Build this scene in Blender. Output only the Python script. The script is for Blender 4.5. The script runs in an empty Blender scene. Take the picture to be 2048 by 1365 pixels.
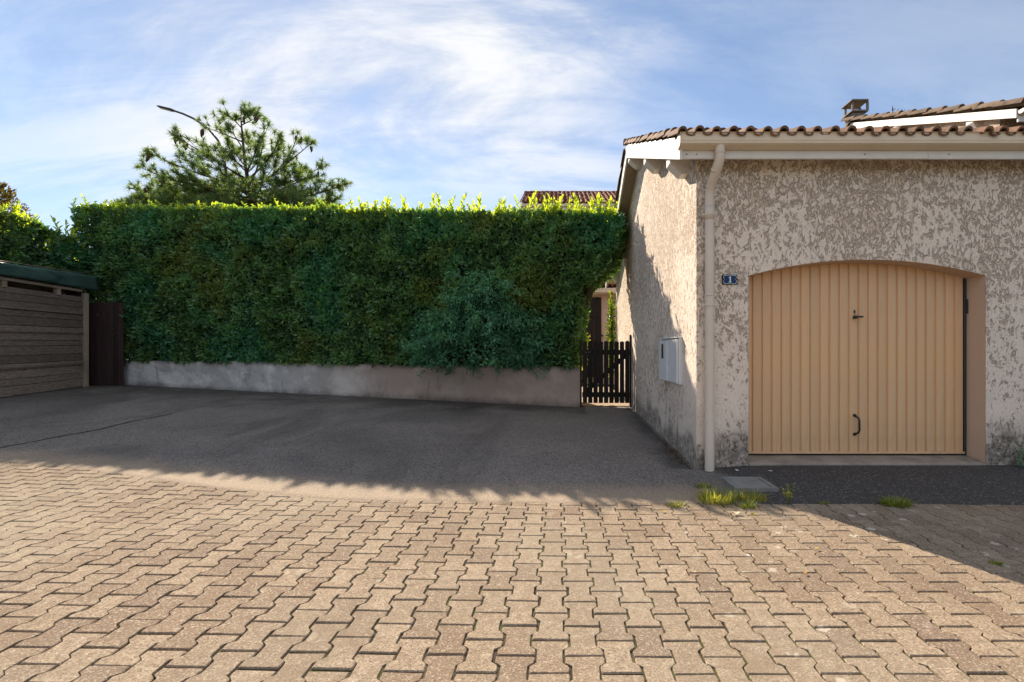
import bpy, bmesh, math, random
import numpy as np
from mathutils import Vector, Matrix, noise

random.seed(7)
rng = np.random.default_rng(11)
scene = bpy.context.scene
COL = scene.collection
R = math.radians

# ------------------------------------------------------------------ camera, sky, sun, exposure
CAMZ = 1.30
FPX = 950.0                      # focal length in pixels of the 2048 wide photograph
cam_data = bpy.data.cameras.new('camera')
cam = bpy.data.objects.new('camera', cam_data)
COL.objects.link(cam)
cam.location = (0, 0, CAMZ)
cam.rotation_euler = (R(90), 0, 0)
cam_data.sensor_width = 36.0
cam_data.lens = FPX / 2048 * 36.0
cam_data.shift_x = -92 / 2048
cam_data.shift_y = 17.5 / 2048
cam_data.clip_start = 0.05
cam_data.clip_end = 2000
scene.camera = cam

SUN_AZ = math.atan2(-0.42, 0.907)           # from +Y towards +X
SUN_EL = R(32.9)
world = bpy.data.worlds.new('World')
scene.world = world
world.use_nodes = True
wt = world.node_tree
wn, wl = wt.nodes, wt.links
bg = wn['Background']
bg.inputs[1].default_value = 0.067
sky = wn.new('ShaderNodeTexSky')
sky.sky_type = 'NISHITA'
sky.sun_disc = False
sky.sun_elevation = SUN_EL
sky.sun_rotation = SUN_AZ
sky.air_density = 0.9
sky.dust_density = 0.04
sky.ozone_density = 2.2


def wnode(kind, **kw):
    n = wn.new(kind)
    for k, v in kw.items():
        setattr(n, k, v)
    return n


def wmath(op, a, b=None):
    n = wnode('ShaderNodeMath', operation=op)
    for i, v in enumerate((a, b)):
        if v is None:
            continue
        if isinstance(v, (int, float)):
            n.inputs[i].default_value = v
        else:
            wl.new(v, n.inputs[i])
    return n.outputs[0]


# high thin cirrus: streaks on a plane far overhead, looked up by direction
tc = wnode('ShaderNodeTexCoord')
sep = wnode('ShaderNodeSeparateXYZ')
wl.new(tc.outputs['Generated'], sep.inputs[0])
den = wmath('ADD', wmath('MAXIMUM', sep.outputs[2], 0.0), 0.30)
comb = wnode('ShaderNodeCombineXYZ')
wl.new(wmath('DIVIDE', sep.outputs[0], den), comb.inputs[0])
wl.new(wmath('DIVIDE', sep.outputs[1], den), comb.inputs[1])


def wnoise(rot, scl, loc, scale, detail, rough, dist):
    mp = wnode('ShaderNodeMapping')
    mp.inputs['Rotation'].default_value = (0, 0, R(rot))
    mp.inputs['Scale'].default_value = (scl[0], scl[1], 1)
    mp.inputs['Location'].default_value = (loc[0], loc[1], 0)
    wl.new(comb.outputs[0], mp.inputs[0])
    nz = wnode('ShaderNodeTexNoise')
    nz.inputs['Scale'].default_value = scale
    nz.inputs['Detail'].default_value = detail
    nz.inputs['Roughness'].default_value = rough
    nz.inputs['Distortion'].default_value = dist
    wl.new(mp.outputs[0], nz.inputs[0])
    return nz.outputs['Fac']


def wramp(v, a, b):
    n = wnode('ShaderNodeMapRange')
    n.interpolation_type = 'SMOOTHSTEP'
    n.inputs[1].default_value = a
    n.inputs[2].default_value = b
    wl.new(v, n.inputs[0])
    return n.outputs[0]



c_big = wramp(wnoise(20, (0.8, 1.0), (2.65, 0.4), 0.55, 2, 0.5, 0.5), 0.34, 0.62)
c_str = wramp(wnoise(-35, (0.5, 1.2), (1.3 + 2.65, 4.2), 1.7, 11, 0.62, 0.7), 0.34, 0.70)
c_fin = wnoise(-50, (0.35, 1.5), (7.3, 2.2), 6.0, 8, 0.68, 0.8)
thin = wramp(wnoise(-25, (0.35, 1.4), (2.3 + 0.4, 9.2), 1.3, 7, 0.6, 0.6), 0.42, 0.78)
dense = wmath('MULTIPLY', c_big, wmath('ADD', wmath('MULTIPLY', c_str, 0.88), 0.12))
mask = wmath('MULTIPLY', wmath('ADD', dense, wmath('MULTIPLY', thin, 0.20)), wmath('ADD', wmath('MULTIPLY', c_fin, 0.8), 0.60))
# the thin deck looks denser the flatter one looks through it
veil = wmath('SUBTRACT', 1.0, wmath('POWER', 2.718, wmath('DIVIDE', -0.065, wmath('ADD', wmath('MAXIMUM', sep.outputs[2], 0.0), 0.02))))
mask = wmath('MINIMUM', wmath('ADD', mask, veil), 0.96)
cmix = wnode('ShaderNodeMix', data_type='RGBA')
wl.new(mask, cmix.inputs[0])
wl.new(sky.outputs[0], cmix.inputs[6])
ccol = wnode('ShaderNodeMix', data_type='RGBA')
wl.new(wramp(wmath('ADD', wmath('MULTIPLY', c_str, 0.55), wmath('MULTIPLY', c_fin, 0.75)), 0.25, 0.85), ccol.inputs[0])
ccol.inputs[6].default_value = (3.5, 3.85, 4.5, 1)
ccol.inputs[7].default_value = (6.1, 6.1, 6.15, 1)
wl.new(ccol.outputs[2], cmix.inputs[7])
wl.new(cmix.outputs[2], bg.inputs[0])

sun_data = bpy.data.lights.new('sun', 'SUN')
sun_data.energy = 4.0
sun_data.angle = R(0.53)
sun_data.color = (1.0, 0.86, 0.68)
sun = bpy.data.objects.new('sun', sun_data)
COL.objects.link(sun)
sd = Vector((math.sin(SUN_AZ) * math.cos(SUN_EL), math.cos(SUN_AZ) * math.cos(SUN_EL), math.sin(SUN_EL)))
sun.rotation_euler = (-sd).to_track_quat('-Z', 'Y').to_euler()
sun.location = sd * 60

scene.render.engine = 'CYCLES'
vs = scene.view_settings
vs.view_transform = 'Standard'
vs.look = 'None'
vs.exposure = 1.30
vs.gamma = 1.0
vs.use_curve_mapping = False
scene.cycles.max_bounces = 7
scene.cycles.transparent_max_bounces = 6
scene.cycles.caustics_reflective = False
scene.cycles.caustics_refractive = False




# ------------------------------------------------------------------ helpers
def P(x, y, Y):
    """the place at depth Y that stands at pixel (x, y) of the photograph"""
    return Vector(((x - 1116) * Y / FPX, Y, CAMZ + (700 - y) * Y / FPX))


def smooth(a, b, v):
    t = min(1, max(0, (v - a) / (b - a)))
    return t * t * (3 - 2 * t)


def edge_y(X):
    """where the pavers stop and the asphalt begins"""
    return 3.985 + 1.0 * smooth(-1.4, -6.4, X)


def gz(X, Y):
    """height of the ground"""
    z = 0.018 * (math.sqrt(X * X + 0.25) - X) * 0.5 * smooth(14, 11, abs(X)) + 0.018 * 11.5 * (1 - smooth(14, 11, abs(X))) * (X < 0)
    z += 0.027 * (0.5 * ((Y - 4.0) + math.sqrt((Y - 4.0) ** 2 + 0.04))) if Y < 14 else 0.27
    z += 0.045 * smooth(1.3, 2.1, X) * smooth(4.0, 5.0, Y) * smooth(5.6, 5.2, Y)
    return z


def link(o, parent=None):
    COL.objects.link(o)
    if parent is not None:
        o.parent = parent
        if parent.type == 'EMPTY':
            o.matrix_parent_inverse = Matrix.Translation(-parent.location)
        elif parent.parent is not None and parent.parent.type == 'EMPTY':
            pass
    return o


def tag(o, label=None, cat=None, group=None, kind=None):
    for k, v in (('label', label), ('category', cat), ('group', group), ('kind', kind)):
        if v:
            o[k] = v
    return o


def empty(name, loc, label, cat, group=None):
    o = bpy.data.objects.new(name, None)
    o.location = loc
    o.empty_display_size = 0.2
    COL.objects.link(o)
    return tag(o, label, cat, group)


def mesh_np(name, verts, faces, attr=None, smooth_=False):
    """mesh from numpy arrays, faces (n, k)"""
    verts = np.asarray(verts, dtype=np.float32)
    faces = np.asarray(faces, dtype=np.int32)
    me = bpy.data.meshes.new(name)
    n, k = faces.shape
    me.vertices.add(len(verts))
    me.vertices.foreach_set('co', verts.ravel())
    me.loops.add(n * k)
    me.loops.foreach_set('vertex_index', faces.ravel())
    me.polygons.add(n)
    me.polygons.foreach_set('loop_start', np.arange(n, dtype=np.int32) * k)
    if smooth_:
        me.polygons.foreach_set('use_smooth', np.ones(n, dtype=bool))
    if attr is not None:
        for an, av in attr.items():
            a = me.attributes.new(an, 'FLOAT', 'POINT')
            a.data.foreach_set('value', np.asarray(av, dtype=np.float32))
    me.update(calc_edges=True)
    return me


class MB:
    """collects simple solids and links them as ONE mesh"""

    def __init__(self):
        self.v, self.f, self.s = [], [], []

    def add(self, vs_, fs_, smooth_=False):
        b = len(self.v)
        self.v += [tuple(p) for p in vs_]
        self.f += [tuple(b + i for i in f) for f in fs_]
        self.s += [smooth_] * len(fs_)
        return self

    def box(self, a, b):
        (x0, y0, z0), (x1, y1, z1) = a, b
        return self.add([(x0, y0, z0), (x1, y0, z0), (x1, y1, z0), (x0, y1, z0), (x0, y0, z1), (x1, y0, z1), (x1, y1, z1), (x0, y1, z1)],
                        [(0, 3, 2, 1), (4, 5, 6, 7), (0, 1, 5, 4), (1, 2, 6, 5), (2, 3, 7, 6), (3, 0, 4, 7)])

    def prism(self, pts, axis, a, b):
        """polygon of two coordinates pulled along an axis from a to b"""
        n = len(pts)

        def mk(p, t):
            return {'x': (t, p[0], p[1]), 'y': (p[0], t, p[1]), 'z': (p[0], p[1], t)}[axis]
        vs_ = [mk(p, a) for p in pts] + [mk(p, b) for p in pts]
        fs_ = [tuple(range(n - 1, -1, -1)), tuple(range(n, 2 * n))]
        fs_ += [(i, (i + 1) % n, n + (i + 1) % n, n + i) for i in range(n)]
        return self.add(vs_, fs_)

    def bar(self, p, q, w, h, up=(0, 0, 1)):
        p, q = Vector(p), Vector(q)
        d = (q - p).normalized()
        s = d.cross(Vector(up))
        if s.length < 1e-4:
            s = d.cross(Vector((1, 0, 0)))
        s.normalize()
        u = s.cross(d).normalized()
        vs_ = []
        for c in (p, q):
            for a, b in ((-1, -1), (1, -1), (1, 1), (-1, 1)):
                vs_.append(c + s * a * w / 2 + u * b * h / 2)
        return self.add(vs_, [(0, 3, 2, 1), (4, 5, 6, 7), (0, 1, 5, 4), (1, 2, 6, 5), (2, 3, 7, 6), (3, 0, 4, 7)])

    def tube(self, pts, rad, n=12, cap=True):
        pts = [Vector(p) for p in pts]
        rr = rad if isinstance(rad, (list, tuple)) else [rad] * len(pts)
        b = len(self.v)
        ref = Vector((0.31, 0.17, 0.93))
        for i, p in enumerate(pts):
            d = (pts[min(i + 1, len(pts) - 1)] - pts[max(i - 1, 0)]).normalized()
            s = d.cross(ref)
            if s.length < 0.05:
                s = d.cross(Vector((1, 0, 0)))
            s.normalize()
            u = d.cross(s)
            for k in range(n):
                a = 2 * math.pi * k / n
                self.v.append(tuple(p + (s * math.cos(a) + u * math.sin(a)) * rr[i]))
        for i in range(len(pts) - 1):
            for k in range(n):
                self.f.append((b + i * n + k, b + i * n + (k + 1) % n, b + (i + 1) * n + (k + 1) % n, b + (i + 1) * n + k))
                self.s.append(True)
        if cap:
            self.f.append(tuple(b + k for k in range(n - 1, -1, -1)))
            self.s.append(False)
            e = b + (len(pts) - 1) * n
            self.f.append(tuple(e + k for k in range(n)))
            self.s.append(False)
        return self

    def mesh(self, name, fix=True):
        me = bpy.data.meshes.new(name)
        me.from_pydata(self.v, [], self.f)
        me.polygons.foreach_set('use_smooth', self.s)
        if fix:
            bm = bmesh.new()
            bm.from_mesh(me)
            bmesh.ops.recalc_face_normals(bm, faces=bm.faces)
            bm.to_mesh(me)
            bm.free()
        me.update()
        return me

    def build(self, name, mat, parent=None, bevel=0.0, seg=2):
        o = bpy.data.objects.new(name, self.mesh(name))
        o.data.materials.append(mat)
        link(o, parent)
        if bevel:
            m = o.modifiers.new('bevel', 'BEVEL')
            m.width = bevel
            m.segments = seg
            m.limit_method = 'ANGLE'
            m.angle_limit = R(40)
        return o


def obj(name, me, mat, parent=None):
    o = bpy.data.objects.new(name, me)
    if mat is not None and not me.materials:
        me.materials.append(mat)
    return link(o, parent)


# ------------------------------------------------------------------ materials
class Mat:
    def __init__(self, name, rough=0.7, spec=0.3):
        self.m = bpy.data.materials.new(name)
        self.m.use_nodes = True
        self.t = self.m.node_tree
        self.n, self.l = self.t.nodes, self.t.links
        self.b = self.n['Principled BSDF']
        self.b.inputs['Roughness'].default_value = rough
        self.b.inputs['Specular IOR Level'].default_value = spec
        self.tc = self.n.new('ShaderNodeTexCoord')

    def put(self, sock, v):
        if isinstance(v, (int, float)):
            sock.default_value = v
        elif isinstance(v, (tuple, list)):
            sock.default_value = (*v, 1) if (len(v) == 3 and sock.type == 'RGBA') else v
        else:
            self.l.new(v, sock)

    def mapped(self, scale=(1, 1, 1), rot=(0, 0, 0), loc=(0, 0, 0), coord='Object'):
        mp = self.n.new('ShaderNodeMapping')
        mp.inputs['Scale'].default_value = scale
        mp.inputs['Rotation'].default_value = [R(a) for a in rot]
        mp.inputs['Location'].default_value = loc
        self.l.new(self.tc.outputs[coord], mp.inputs[0])
        return mp.outputs[0]

    def noise(self, scale, detail=3, rough=0.5, dist=0.0, vec=None, col=False):
        nz = self.n.new('ShaderNodeTexNoise')
        nz.inputs['Scale'].default_value = scale
        nz.inputs['Detail'].default_value = detail
        nz.inputs['Roughness'].default_value = rough
        nz.inputs['Distortion'].default_value = dist
        self.l.new(vec if vec is not None else self.tc.outputs['Object'], nz.inputs[0])
        return nz.outputs['Color' if col else 'Fac']

    def voronoi(self, scale, feature='F1', out='Distance', vec=None, rnd=1.0):
        v = self.n.new('ShaderNodeTexVoronoi')
        v.feature = feature
        v.inputs['Scale'].default_value = scale
        v.inputs['Randomness'].default_value = rnd
        self.l.new(vec if vec is not None else self.tc.outputs['Object'], v.inputs['Vector'])
        return v.outputs[out]

    def ramp(self, v, a, b, lo=0.0, hi=1.0, smooth_=True):
        n = self.n.new('ShaderNodeMapRange')
        n.interpolation_type = 'SMOOTHSTEP' if smooth_ else 'LINEAR'
        for i, x in enumerate((a, b, lo, hi)):
            self.put(n.inputs[i + 1], x)
        self.put(n.inputs[0], v)
        return n.outputs[0]

    def math(self, op, a, b=0.0):
        n = self.n.new('ShaderNodeMath')
        n.operation = op
        self.put(n.inputs[0], a)
        self.put(n.inputs[1], b)
        return n.outputs[0]

    def mix(self, f, a, b, mode='MIX'):
        n = self.n.new('ShaderNodeMix')
        n.data_type = 'RGBA'
        n.blend_type = mode
        self.put(n.inputs[0], f)
        self.put(n.inputs[6], a)
        self.put(n.inputs[7], b)
        return n.outputs[2]

    def xyz(self, coord='Object'):
        s = self.n.new('ShaderNodeSeparateXYZ')
        self.l.new(self.tc.outputs[coord], s.inputs[0])
        return s.outputs

    def attr(self, name):
        a = self.n.new('ShaderNodeAttribute')
        a.attribute_name = name
        return a.outputs['Fac']

    def rnd(self):
        return self.n.new('ShaderNodeObjectInfo').outputs['Random']

    def bump(self, h, strength=0.5, dist=0.01):
        b = self.n.new('ShaderNodeBump')
        b.inputs['Strength'].default_value = strength
        b.inputs['Distance'].default_value = dist
        self.l.new(h, b.inputs['Height'])
        self.l.new(b.outputs[0], self.b.inputs['Normal'])
        return b

    def color(self, c):
        self.put(self.b.inputs['Base Color'], c)
        return self


def hsv_vary(M, c, v, amt):
    """brightness spread of a colour by a 0..1 value"""
    return M.mix(1.0, c, M.ramp(v, 0, 1, 1 - amt, 1 + amt, False), 'MULTIPLY')


def mat_plain(name, col, rough=0.6, spec=0.3, dirt=0.25, nscale=6.0, metal=0.0, bump=0.0):
    M = Mat(name, rough, spec)
    d = M.ramp(M.noise(nscale, 5, 0.6), 0.35, 0.75)
    M.color(M.mix(M.math('MULTIPLY', d, dirt), col, tuple(c * 0.55 for c in col)))
    M.b.inputs['Metallic'].default_value = metal
    if bump:
        M.bump(M.noise(90, 3), bump, 0.003)
    return M.m


def mat_stucco(name, base, low, stain=True, seed=0.0, strength=0.9):
    """rough trowelled render: raised smears over darker hollows, damp dirt at the foot"""
    M = Mat(name, 0.9, 0.15)
    vec = M.mapped((1.0, 1.0, 0.62), loc=(seed, seed * 1.7, seed))
    warp = M.n.new('ShaderNodeVectorMath')
    warp.operation = 'MULTIPLY_ADD'
    M.l.new(M.noise(9, 2, 0.5, vec=vec, col=True), warp.inputs[0])
    warp.inputs[1].default_value = (0.07, 0.07, 0.07)
    M.l.new(vec, warp.inputs[2])
    wv = warp.outputs[0]
    n1 = M.math('ADD', M.math('MULTIPLY', M.noise(18, 5, 0.66, 0.5, vec=wv), 0.58), M.math('MULTIPLY', M.noise(44, 4, 0.6, 0.4, vec=wv), 0.42))
    big = M.noise(1.1, 3, 0.55)
    zz = M.xyz()[2]
    thr = M.math('ADD', M.math('MULTIPLY', big, 0.22), M.ramp(zz, 0.5, 3.1, 0.295, 0.368, False))
    plate = M.ramp(M.math('SUBTRACT', n1, thr), -0.045, 0.05)
    fine = M.noise(70, 4, 0.6, 0.2, vec=vec)
    streak = M.noise(46, 4, 0.6, 0.8, vec=M.mapped((1, 1, 0.45), loc=(seed, 4, 1)))
    h = M.math('ADD', M.math('MULTIPLY', plate, 0.58), M.math('ADD', M.math('MULTIPLY', fine, 0.20), M.math('MULTIPLY', streak, 0.40)))
    M.bump(h, min(1.0, strength * 1.1), 0.034)
    c = M.mix(plate, low, base)
    edge_shade = M.math('MULTIPLY', M.ramp(M.math('ABSOLUTE', M.math('SUBTRACT', n1, M.math('SUBTRACT', thr, 0.03))), 0.022, 0.004), M.ramp(M.noise(5, 3, 0.6, vec=vec), 0.40, 0.62))  # thin shadow lines along the smear edges, painted into the colour
    c = M.mix(M.math('MULTIPLY', edge_shade, 0.16 if strength > 0.5 else 0.05), c, tuple(x * 0.42 for x in low))
    c = M.mix(M.ramp(big, 0.3, 0.7, 0.0, 0.35), c, tuple(x * y for x, y in zip(base, (0.86, 0.80, 0.74))))
    c = M.mix(M.ramp(fine, 0.3, 0.72, 0.28, 0.0), c, low)
    if stain:
        x = M.xyz()
        nz = M.noise(2.2, 5, 0.65, 0.4)
        nf = M.noise(16, 5, 0.7, 0.5)
        hgt = M.math('ADD', M.ramp(M.noise(0.9, 2, 0.5, vec=M.mapped(loc=(1.3, 0.2, 5))), 0.38, 0.68, 0.0, 0.30), M.math('MULTIPLY', nz, 0.42))
        m = M.ramp(M.math('SUBTRACT', x[2], hgt), 0.10, -0.14)
        m = M.math('MULTIPLY', m, M.ramp(nf, 0.3, 0.62, 0.25, 1.0))
        c = M.mix(M.math('MULTIPLY', m, 0.86), c, (0.085, 0.075, 0.065))
        # rain streaks below the meter cabinets
        yy = M.math('MULTIPLY', M.ramp(x[1], 5.56, 5.66), M.ramp(x[1], 6.60, 6.45))
        sk = M.noise(9, 4, 0.6, 0.2, vec=M.mapped((1, 1, 0.08)))
        sk = M.math('MULTIPLY', M.ramp(sk, 0.5, 0.66), M.math('MULTIPLY', yy, M.ramp(x[2], 0.90, 0.80)))
        c = M.mix(M.math('MULTIPLY', sk, 0.6), c, (0.13, 0.115, 0.10))
        # a broad grey bloom of old damp above it
        m2 = M.ramp(M.math('SUBTRACT', x[2], M.math('MULTIPLY', nz, 1.5)), 0.25, -0.5)
        c = M.mix(M.math('MULTIPLY', m2, 0.25), c, (0.36, 0.32, 0.28))
    M.color(c)
    return M.m


def mat_paver(name, per_object):
    M = Mat(name, 0.92, 0.15)
    r = M.rnd() if per_object else M.attr('rnd')
    r2 = M.math('FRACT', M.math('MULTIPLY', r, 7.31))
    geo = M.n.new('ShaderNodeNewGeometry')
    pos = geo.outputs['Position']
    grit = M.voronoi(165, 'F1', 'Color', vec=pos)
    gsep = M.n.new('ShaderNodeSeparateColor')
    M.l.new(grit, gsep.inputs[0])
    g = gsep.outputs[0]
    base = M.mix(r, (0.350, 0.272, 0.192), (0.222, 0.160, 0.110))
    base = M.mix(M.ramp(r2, 0.86, 0.93, 0, 0.7), base, (0.17, 0.12, 0.09))
    base = M.mix(M.ramp(g, 0.72, 0.95, 0, 0.75, False), base, (0.50, 0.425, 0.335))
    base = M.mix(M.ramp(g, 0.34, 0.04, 0, 0.85, False), base, (0.14, 0.098, 0.07))
    base = M.mix(M.ramp(M.noise(0.55, 3, 0.5, vec=pos), 0.40, 0.64, 0, 0.45), base, (0.345, 0.30, 0.228))
    base = M.mix(M.ramp(M.noise(1.7, 6, 0.7, 0.4, vec=pos), 0.50, 0.72, 0, 0.55), base, (0.19, 0.135, 0.09))
    mott = M.noise(22, 4, 0.6, vec=pos)
    base = M.mix(M.ramp(mott, 0.36, 0.62, 0.40, 0.0), base, (0.20, 0.145, 0.105))
    # pale lichen spots, more of them near the garage
    spx = M.n.new('ShaderNodeSeparateXYZ')
    M.l.new(pos, spx.inputs[0])
    wv = M.n.new('ShaderNodeVectorMath')
    wv.operation = 'MULTIPLY_ADD'
    M.l.new(M.noise(30, 2, 0.5, vec=pos, col=True), wv.inputs[0])
    wv.inputs[1].default_value = (0.05, 0.05, 0.05)
    M.l.new(pos, wv.inputs[2])
    lic = M.ramp(M.voronoi(6.0, 'F1', 'Distance', vec=wv.outputs[0]), 0.20, 0.13)
    lic = M.math('MULTIPLY', lic, M.ramp(spx.outputs[0], -0.5, 1.8, 0.18, 0.75))
    lic = M.math('MULTIPLY', lic, M.ramp(M.noise(1.3, 2, 0.5, vec=pos), 0.42, 0.6))
    base = M.mix(lic, base, (0.60, 0.54, 0.45))
    M.color(base)
    h = M.math('ADD', M.math('MULTIPLY', g, 0.5), M.math('MULTIPLY', M.noise(110, 3, 0.7, vec=pos), 0.9))
    M.bump(h, 0.7, 0.004)
    return M.m


def mat_joint():
    M = Mat('joint_sand', 0.95, 0.1)
    n = M.noise(14, 4, 0.6)
    c = M.mix(M.ramp(M.noise(2.2, 3, 0.6), 0.42, 0.60), (0.05, 0.038, 0.026), (0.07, 0.078, 0.024))
    M.color(M.mix(M.ramp(n, 0.4, 0.7, 0, 0.6), c, (0.13, 0.10, 0.07)))
    M.bump(M.noise(120, 3), 0.8, 0.006)
    return M.m


def mat_asphalt():
    M = Mat('asphalt', 0.88, 0.25)
    cs = M.n.new('ShaderNodeSeparateColor')
    M.l.new(M.voronoi(95, 'F1', 'Color'), cs.inputs[0])
    st = cs.outputs[0]
    dist = M.voronoi(95, 'F1', 'Distance')
    base = M.mix(M.ramp(M.noise(0.8, 4, 0.55), 0.35, 0.7), (0.165, 0.146, 0.131), (0.215, 0.188, 0.167))
    base = M.mix(M.ramp(st, 0.55, 1.0, 0, 0.75, False), base, (0.34, 0.30, 0.265))
    base = M.mix(M.ramp(st, 0.35, 0.0, 0, 0.8, False), base, (0.03, 0.028, 0.027))
    base = M.mix(M.ramp(M.noise(0.45, 5, 0.6, 0.8, vec=M.mapped((1, 0.5, 1), (0, 0, 35))), 0.50, 0.66, 0, 0.5), base, (0.075, 0.068, 0.062))
    base = M.mix(M.ramp(M.noise(5.5, 5, 0.7, 0.3), 0.58, 0.74, 0, 0.55), base, (0.055, 0.05, 0.046))
    base = M.mix(M.ramp(M.noise(2.1, 6, 0.7, 0.6, vec=M.mapped(loc=(7, 3, 0))), 0.60, 0.76, 0, 0.45), base, (0.26, 0.23, 0.20))
    # newer black strip by the garage
    x = M.xyz()
    neu = M.math('MULTIPLY', M.ramp(M.math('ADD', x[0], M.math('MULTIPLY', M.noise(3, 3), 0.3)), 1.72, 1.95), M.ramp(x[1], 5.4, 5.3))
    dk = M.mix(M.ramp(st, 0.80, 1.0, 0, 0.8, False), (0.060, 0.057, 0.056), (0.24, 0.235, 0.23))
    base = M.mix(neu, base, dk)
    # sandy dust swept off the pavers, its beige also painting in the sunlit strip
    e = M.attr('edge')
    sunlit_sand = M.ramp(M.math('ADD', e, M.math('MULTIPLY', M.math('SUBTRACT', M.noise(2.5, 5, 0.65), 0.5), 0.7)), 0.95, 0.15)
    sunlit_sand = M.math('MULTIPLY', sunlit_sand, M.ramp(x[0], 1.75, 1.2))
    sunlit_sand = M.math('MULTIPLY', sunlit_sand, M.ramp(M.noise(60, 3, 0.6), 0.3, 0.65, 0.45, 1.0))
    base = M.mix(M.math('MULTIPLY', sunlit_sand, 0.85), base, (0.41, 0.31, 0.215))
    # dark moss and leaf mould washed along the foot of the walls
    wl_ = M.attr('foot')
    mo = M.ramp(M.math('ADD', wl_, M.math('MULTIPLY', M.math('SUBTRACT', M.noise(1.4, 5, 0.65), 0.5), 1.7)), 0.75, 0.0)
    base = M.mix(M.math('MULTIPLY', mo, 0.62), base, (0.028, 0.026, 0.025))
    M.color(base)
    M.bump(M.math('ADD', M.math('MULTIPLY', dist, -1.0), M.math('MULTIPLY', M.noise(160, 2), 0.4)), 0.8, 0.006)
    return M.m


def mat_leaf(name, dark, light, young=None, trans=0.35, rough=0.38, patches=True):
    """leaf that shines through in the sun"""
    M = Mat(name, rough, 0.45)
    r = M.attr('rnd')
    c = M.mix(M.ramp(r, 0, 1, 0, 1, False), dark, light)
    if patches:
        p = M.noise(0.75, 3, 0.55)
        c = M.mix(M.ramp(p, 0.52, 0.64, 0, 0.75), c, tuple(a * b for a, b in zip(light, (1.10, 0.72, 0.50))))
        c = M.mix(M.ramp(M.noise(0.6, 2, 0.5, vec=M.mapped(loc=(5, 2, 1))), 0.5, 0.64, 0, 0.5), c, tuple(a * b for a, b in zip(light, (0.35, 0.85, 1.35))))
    if young is not None:
        c = M.mix(M.attr('young'), c, young)
    M.color(c)
    tr = M.n.new('ShaderNodeBsdfTranslucent')
    tc_ = M.mix(1.0, c, (2.0, 1.9, 0.75), 'MULTIPLY')
    M.l.new(tc_, tr.inputs[0])
    mx = M.n.new('ShaderNodeMixShader')
    mx.inputs[0].default_value = trans
    if young is not None:
        M.l.new(M.ramp(M.attr('young'), 0, 1, trans, 0.60, False), mx.inputs[0])
    M.l.new(M.b.outputs[0], mx.inputs[1])
    M.l.new(tr.outputs[0], mx.inputs[2])
    M.l.new(mx.outputs[0], M.n['Material Output'].inputs[0])
    return M.m


def mat_wood(name, col, col2, axis='x', rough=0.8, per=True):
    M = Mat(name, rough, 0.2)
    sc = {'x': (0.35, 9, 9), 'y': (9, 0.35, 9), 'z': (9, 9, 0.35)}[axis]
    g = M.noise(4.5, 6, 0.65, 0.6, vec=M.mapped(sc))
    c = M.mix(M.ramp(g, 0.32, 0.68), col, col2)
    if per:
        c = hsv_vary(M, c, M.rnd(), 0.3)
    c = M.mix(M.ramp(M.noise(1.6, 4, 0.6), 0.5, 0.75, 0, 0.5), c, tuple(x * 0.45 for x in col))
    M.color(c)
    M.bump(g, 0.5, 0.006)
    return M.m


def mat_tile(name, c1, c2, moss, per=True):
    M = Mat(name, 0.88, 0.15)
    r = M.rnd() if per else M.attr('rnd')
    geo = M.n.new('ShaderNodeNewGeometry')
    pos = geo.outputs['Position']
    c = M.mix(r, c1, c2)
    c = M.mix(M.ramp(M.noise(9, 5, 0.65, vec=pos), 0.42, 0.66, 0, 0.8), c, moss)
    c = M.mix(M.ramp(M.noise(60, 4, 0.6, vec=pos), 0.5, 0.75, 0, 0.5), c, tuple(x * 0.4 for x in c1))
    M.color(c)
    M.bump(M.noise(70, 4, 0.6, vec=pos), 0.6, 0.004)
    return M.m


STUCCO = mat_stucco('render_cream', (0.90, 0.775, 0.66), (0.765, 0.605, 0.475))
SMOOTH_RENDER = mat_stucco('render_reveal', (0.66, 0.50, 0.385), (0.62, 0.47, 0.36), stain=False, strength=0.15)
STUCCO_FAR = mat_stucco('render_far', (0.68, 0.56, 0.45), (0.50, 0.40, 0.31), stain=False, strength=0.6)
STUCCO_PINK = mat_stucco('render_pink', (0.66, 0.50, 0.42), (0.55, 0.41, 0.34), stain=False, strength=0.3)
PAVER = mat_paver('paver_concrete', True)
PAVER_FIELD = mat_paver('paver_concrete_field', False)
JOINT = mat_joint()
ASPHALT = mat_asphalt()
WHITE = mat_plain('white_paint', (0.78, 0.76, 0.72), 0.5, 0.35, 0.22, 5)
GUTTER = mat_plain('gutter_beige', (0.74, 0.62, 0.47), 0.42, 0.4, 0.16, 3)
PIPE = mat_plain('pipe_beige', (0.70, 0.60, 0.50), 0.45, 0.4, 0.2, 3)
BLACKM = mat_plain('black_iron', (0.02, 0.02, 0.02), 0.45, 0.5, 0.2, 20)
FRAME_STEEL = mat_plain('dark_steel', (0.05, 0.055, 0.065), 0.5, 0.5, 0.5, 8)
CONCRETE = mat_plain('concrete', (0.33, 0.29, 0.24), 0.9, 0.15, 0.8, 5, bump=0.6)
DRAIN = mat_plain('drain_concrete', (0.26, 0.255, 0.24), 0.9, 0.15, 0.7, 7, bump=0.6)
PLASTIC = mat_plain('cabinet_white', (0.74, 0.75, 0.76), 0.4, 0.4, 0.12, 4)
DARKGLASS = mat_plain('meter_window', (0.07, 0.06, 0.045), 0.15, 0.5, 0.1)
GATEWOOD = mat_wood('gate_wood', (0.020, 0.015, 0.013), (0.011, 0.009, 0.008), 'z', 0.6)
SHUTTER = mat_wood('shutter_wood', (0.032, 0.022, 0.022), (0.02, 0.014, 0.014), 'z', 0.55)
PLANK = mat_wood('weathered_plank', (0.31, 0.25, 0.200), (0.165, 0.132, 0.112), 'y')
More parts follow.
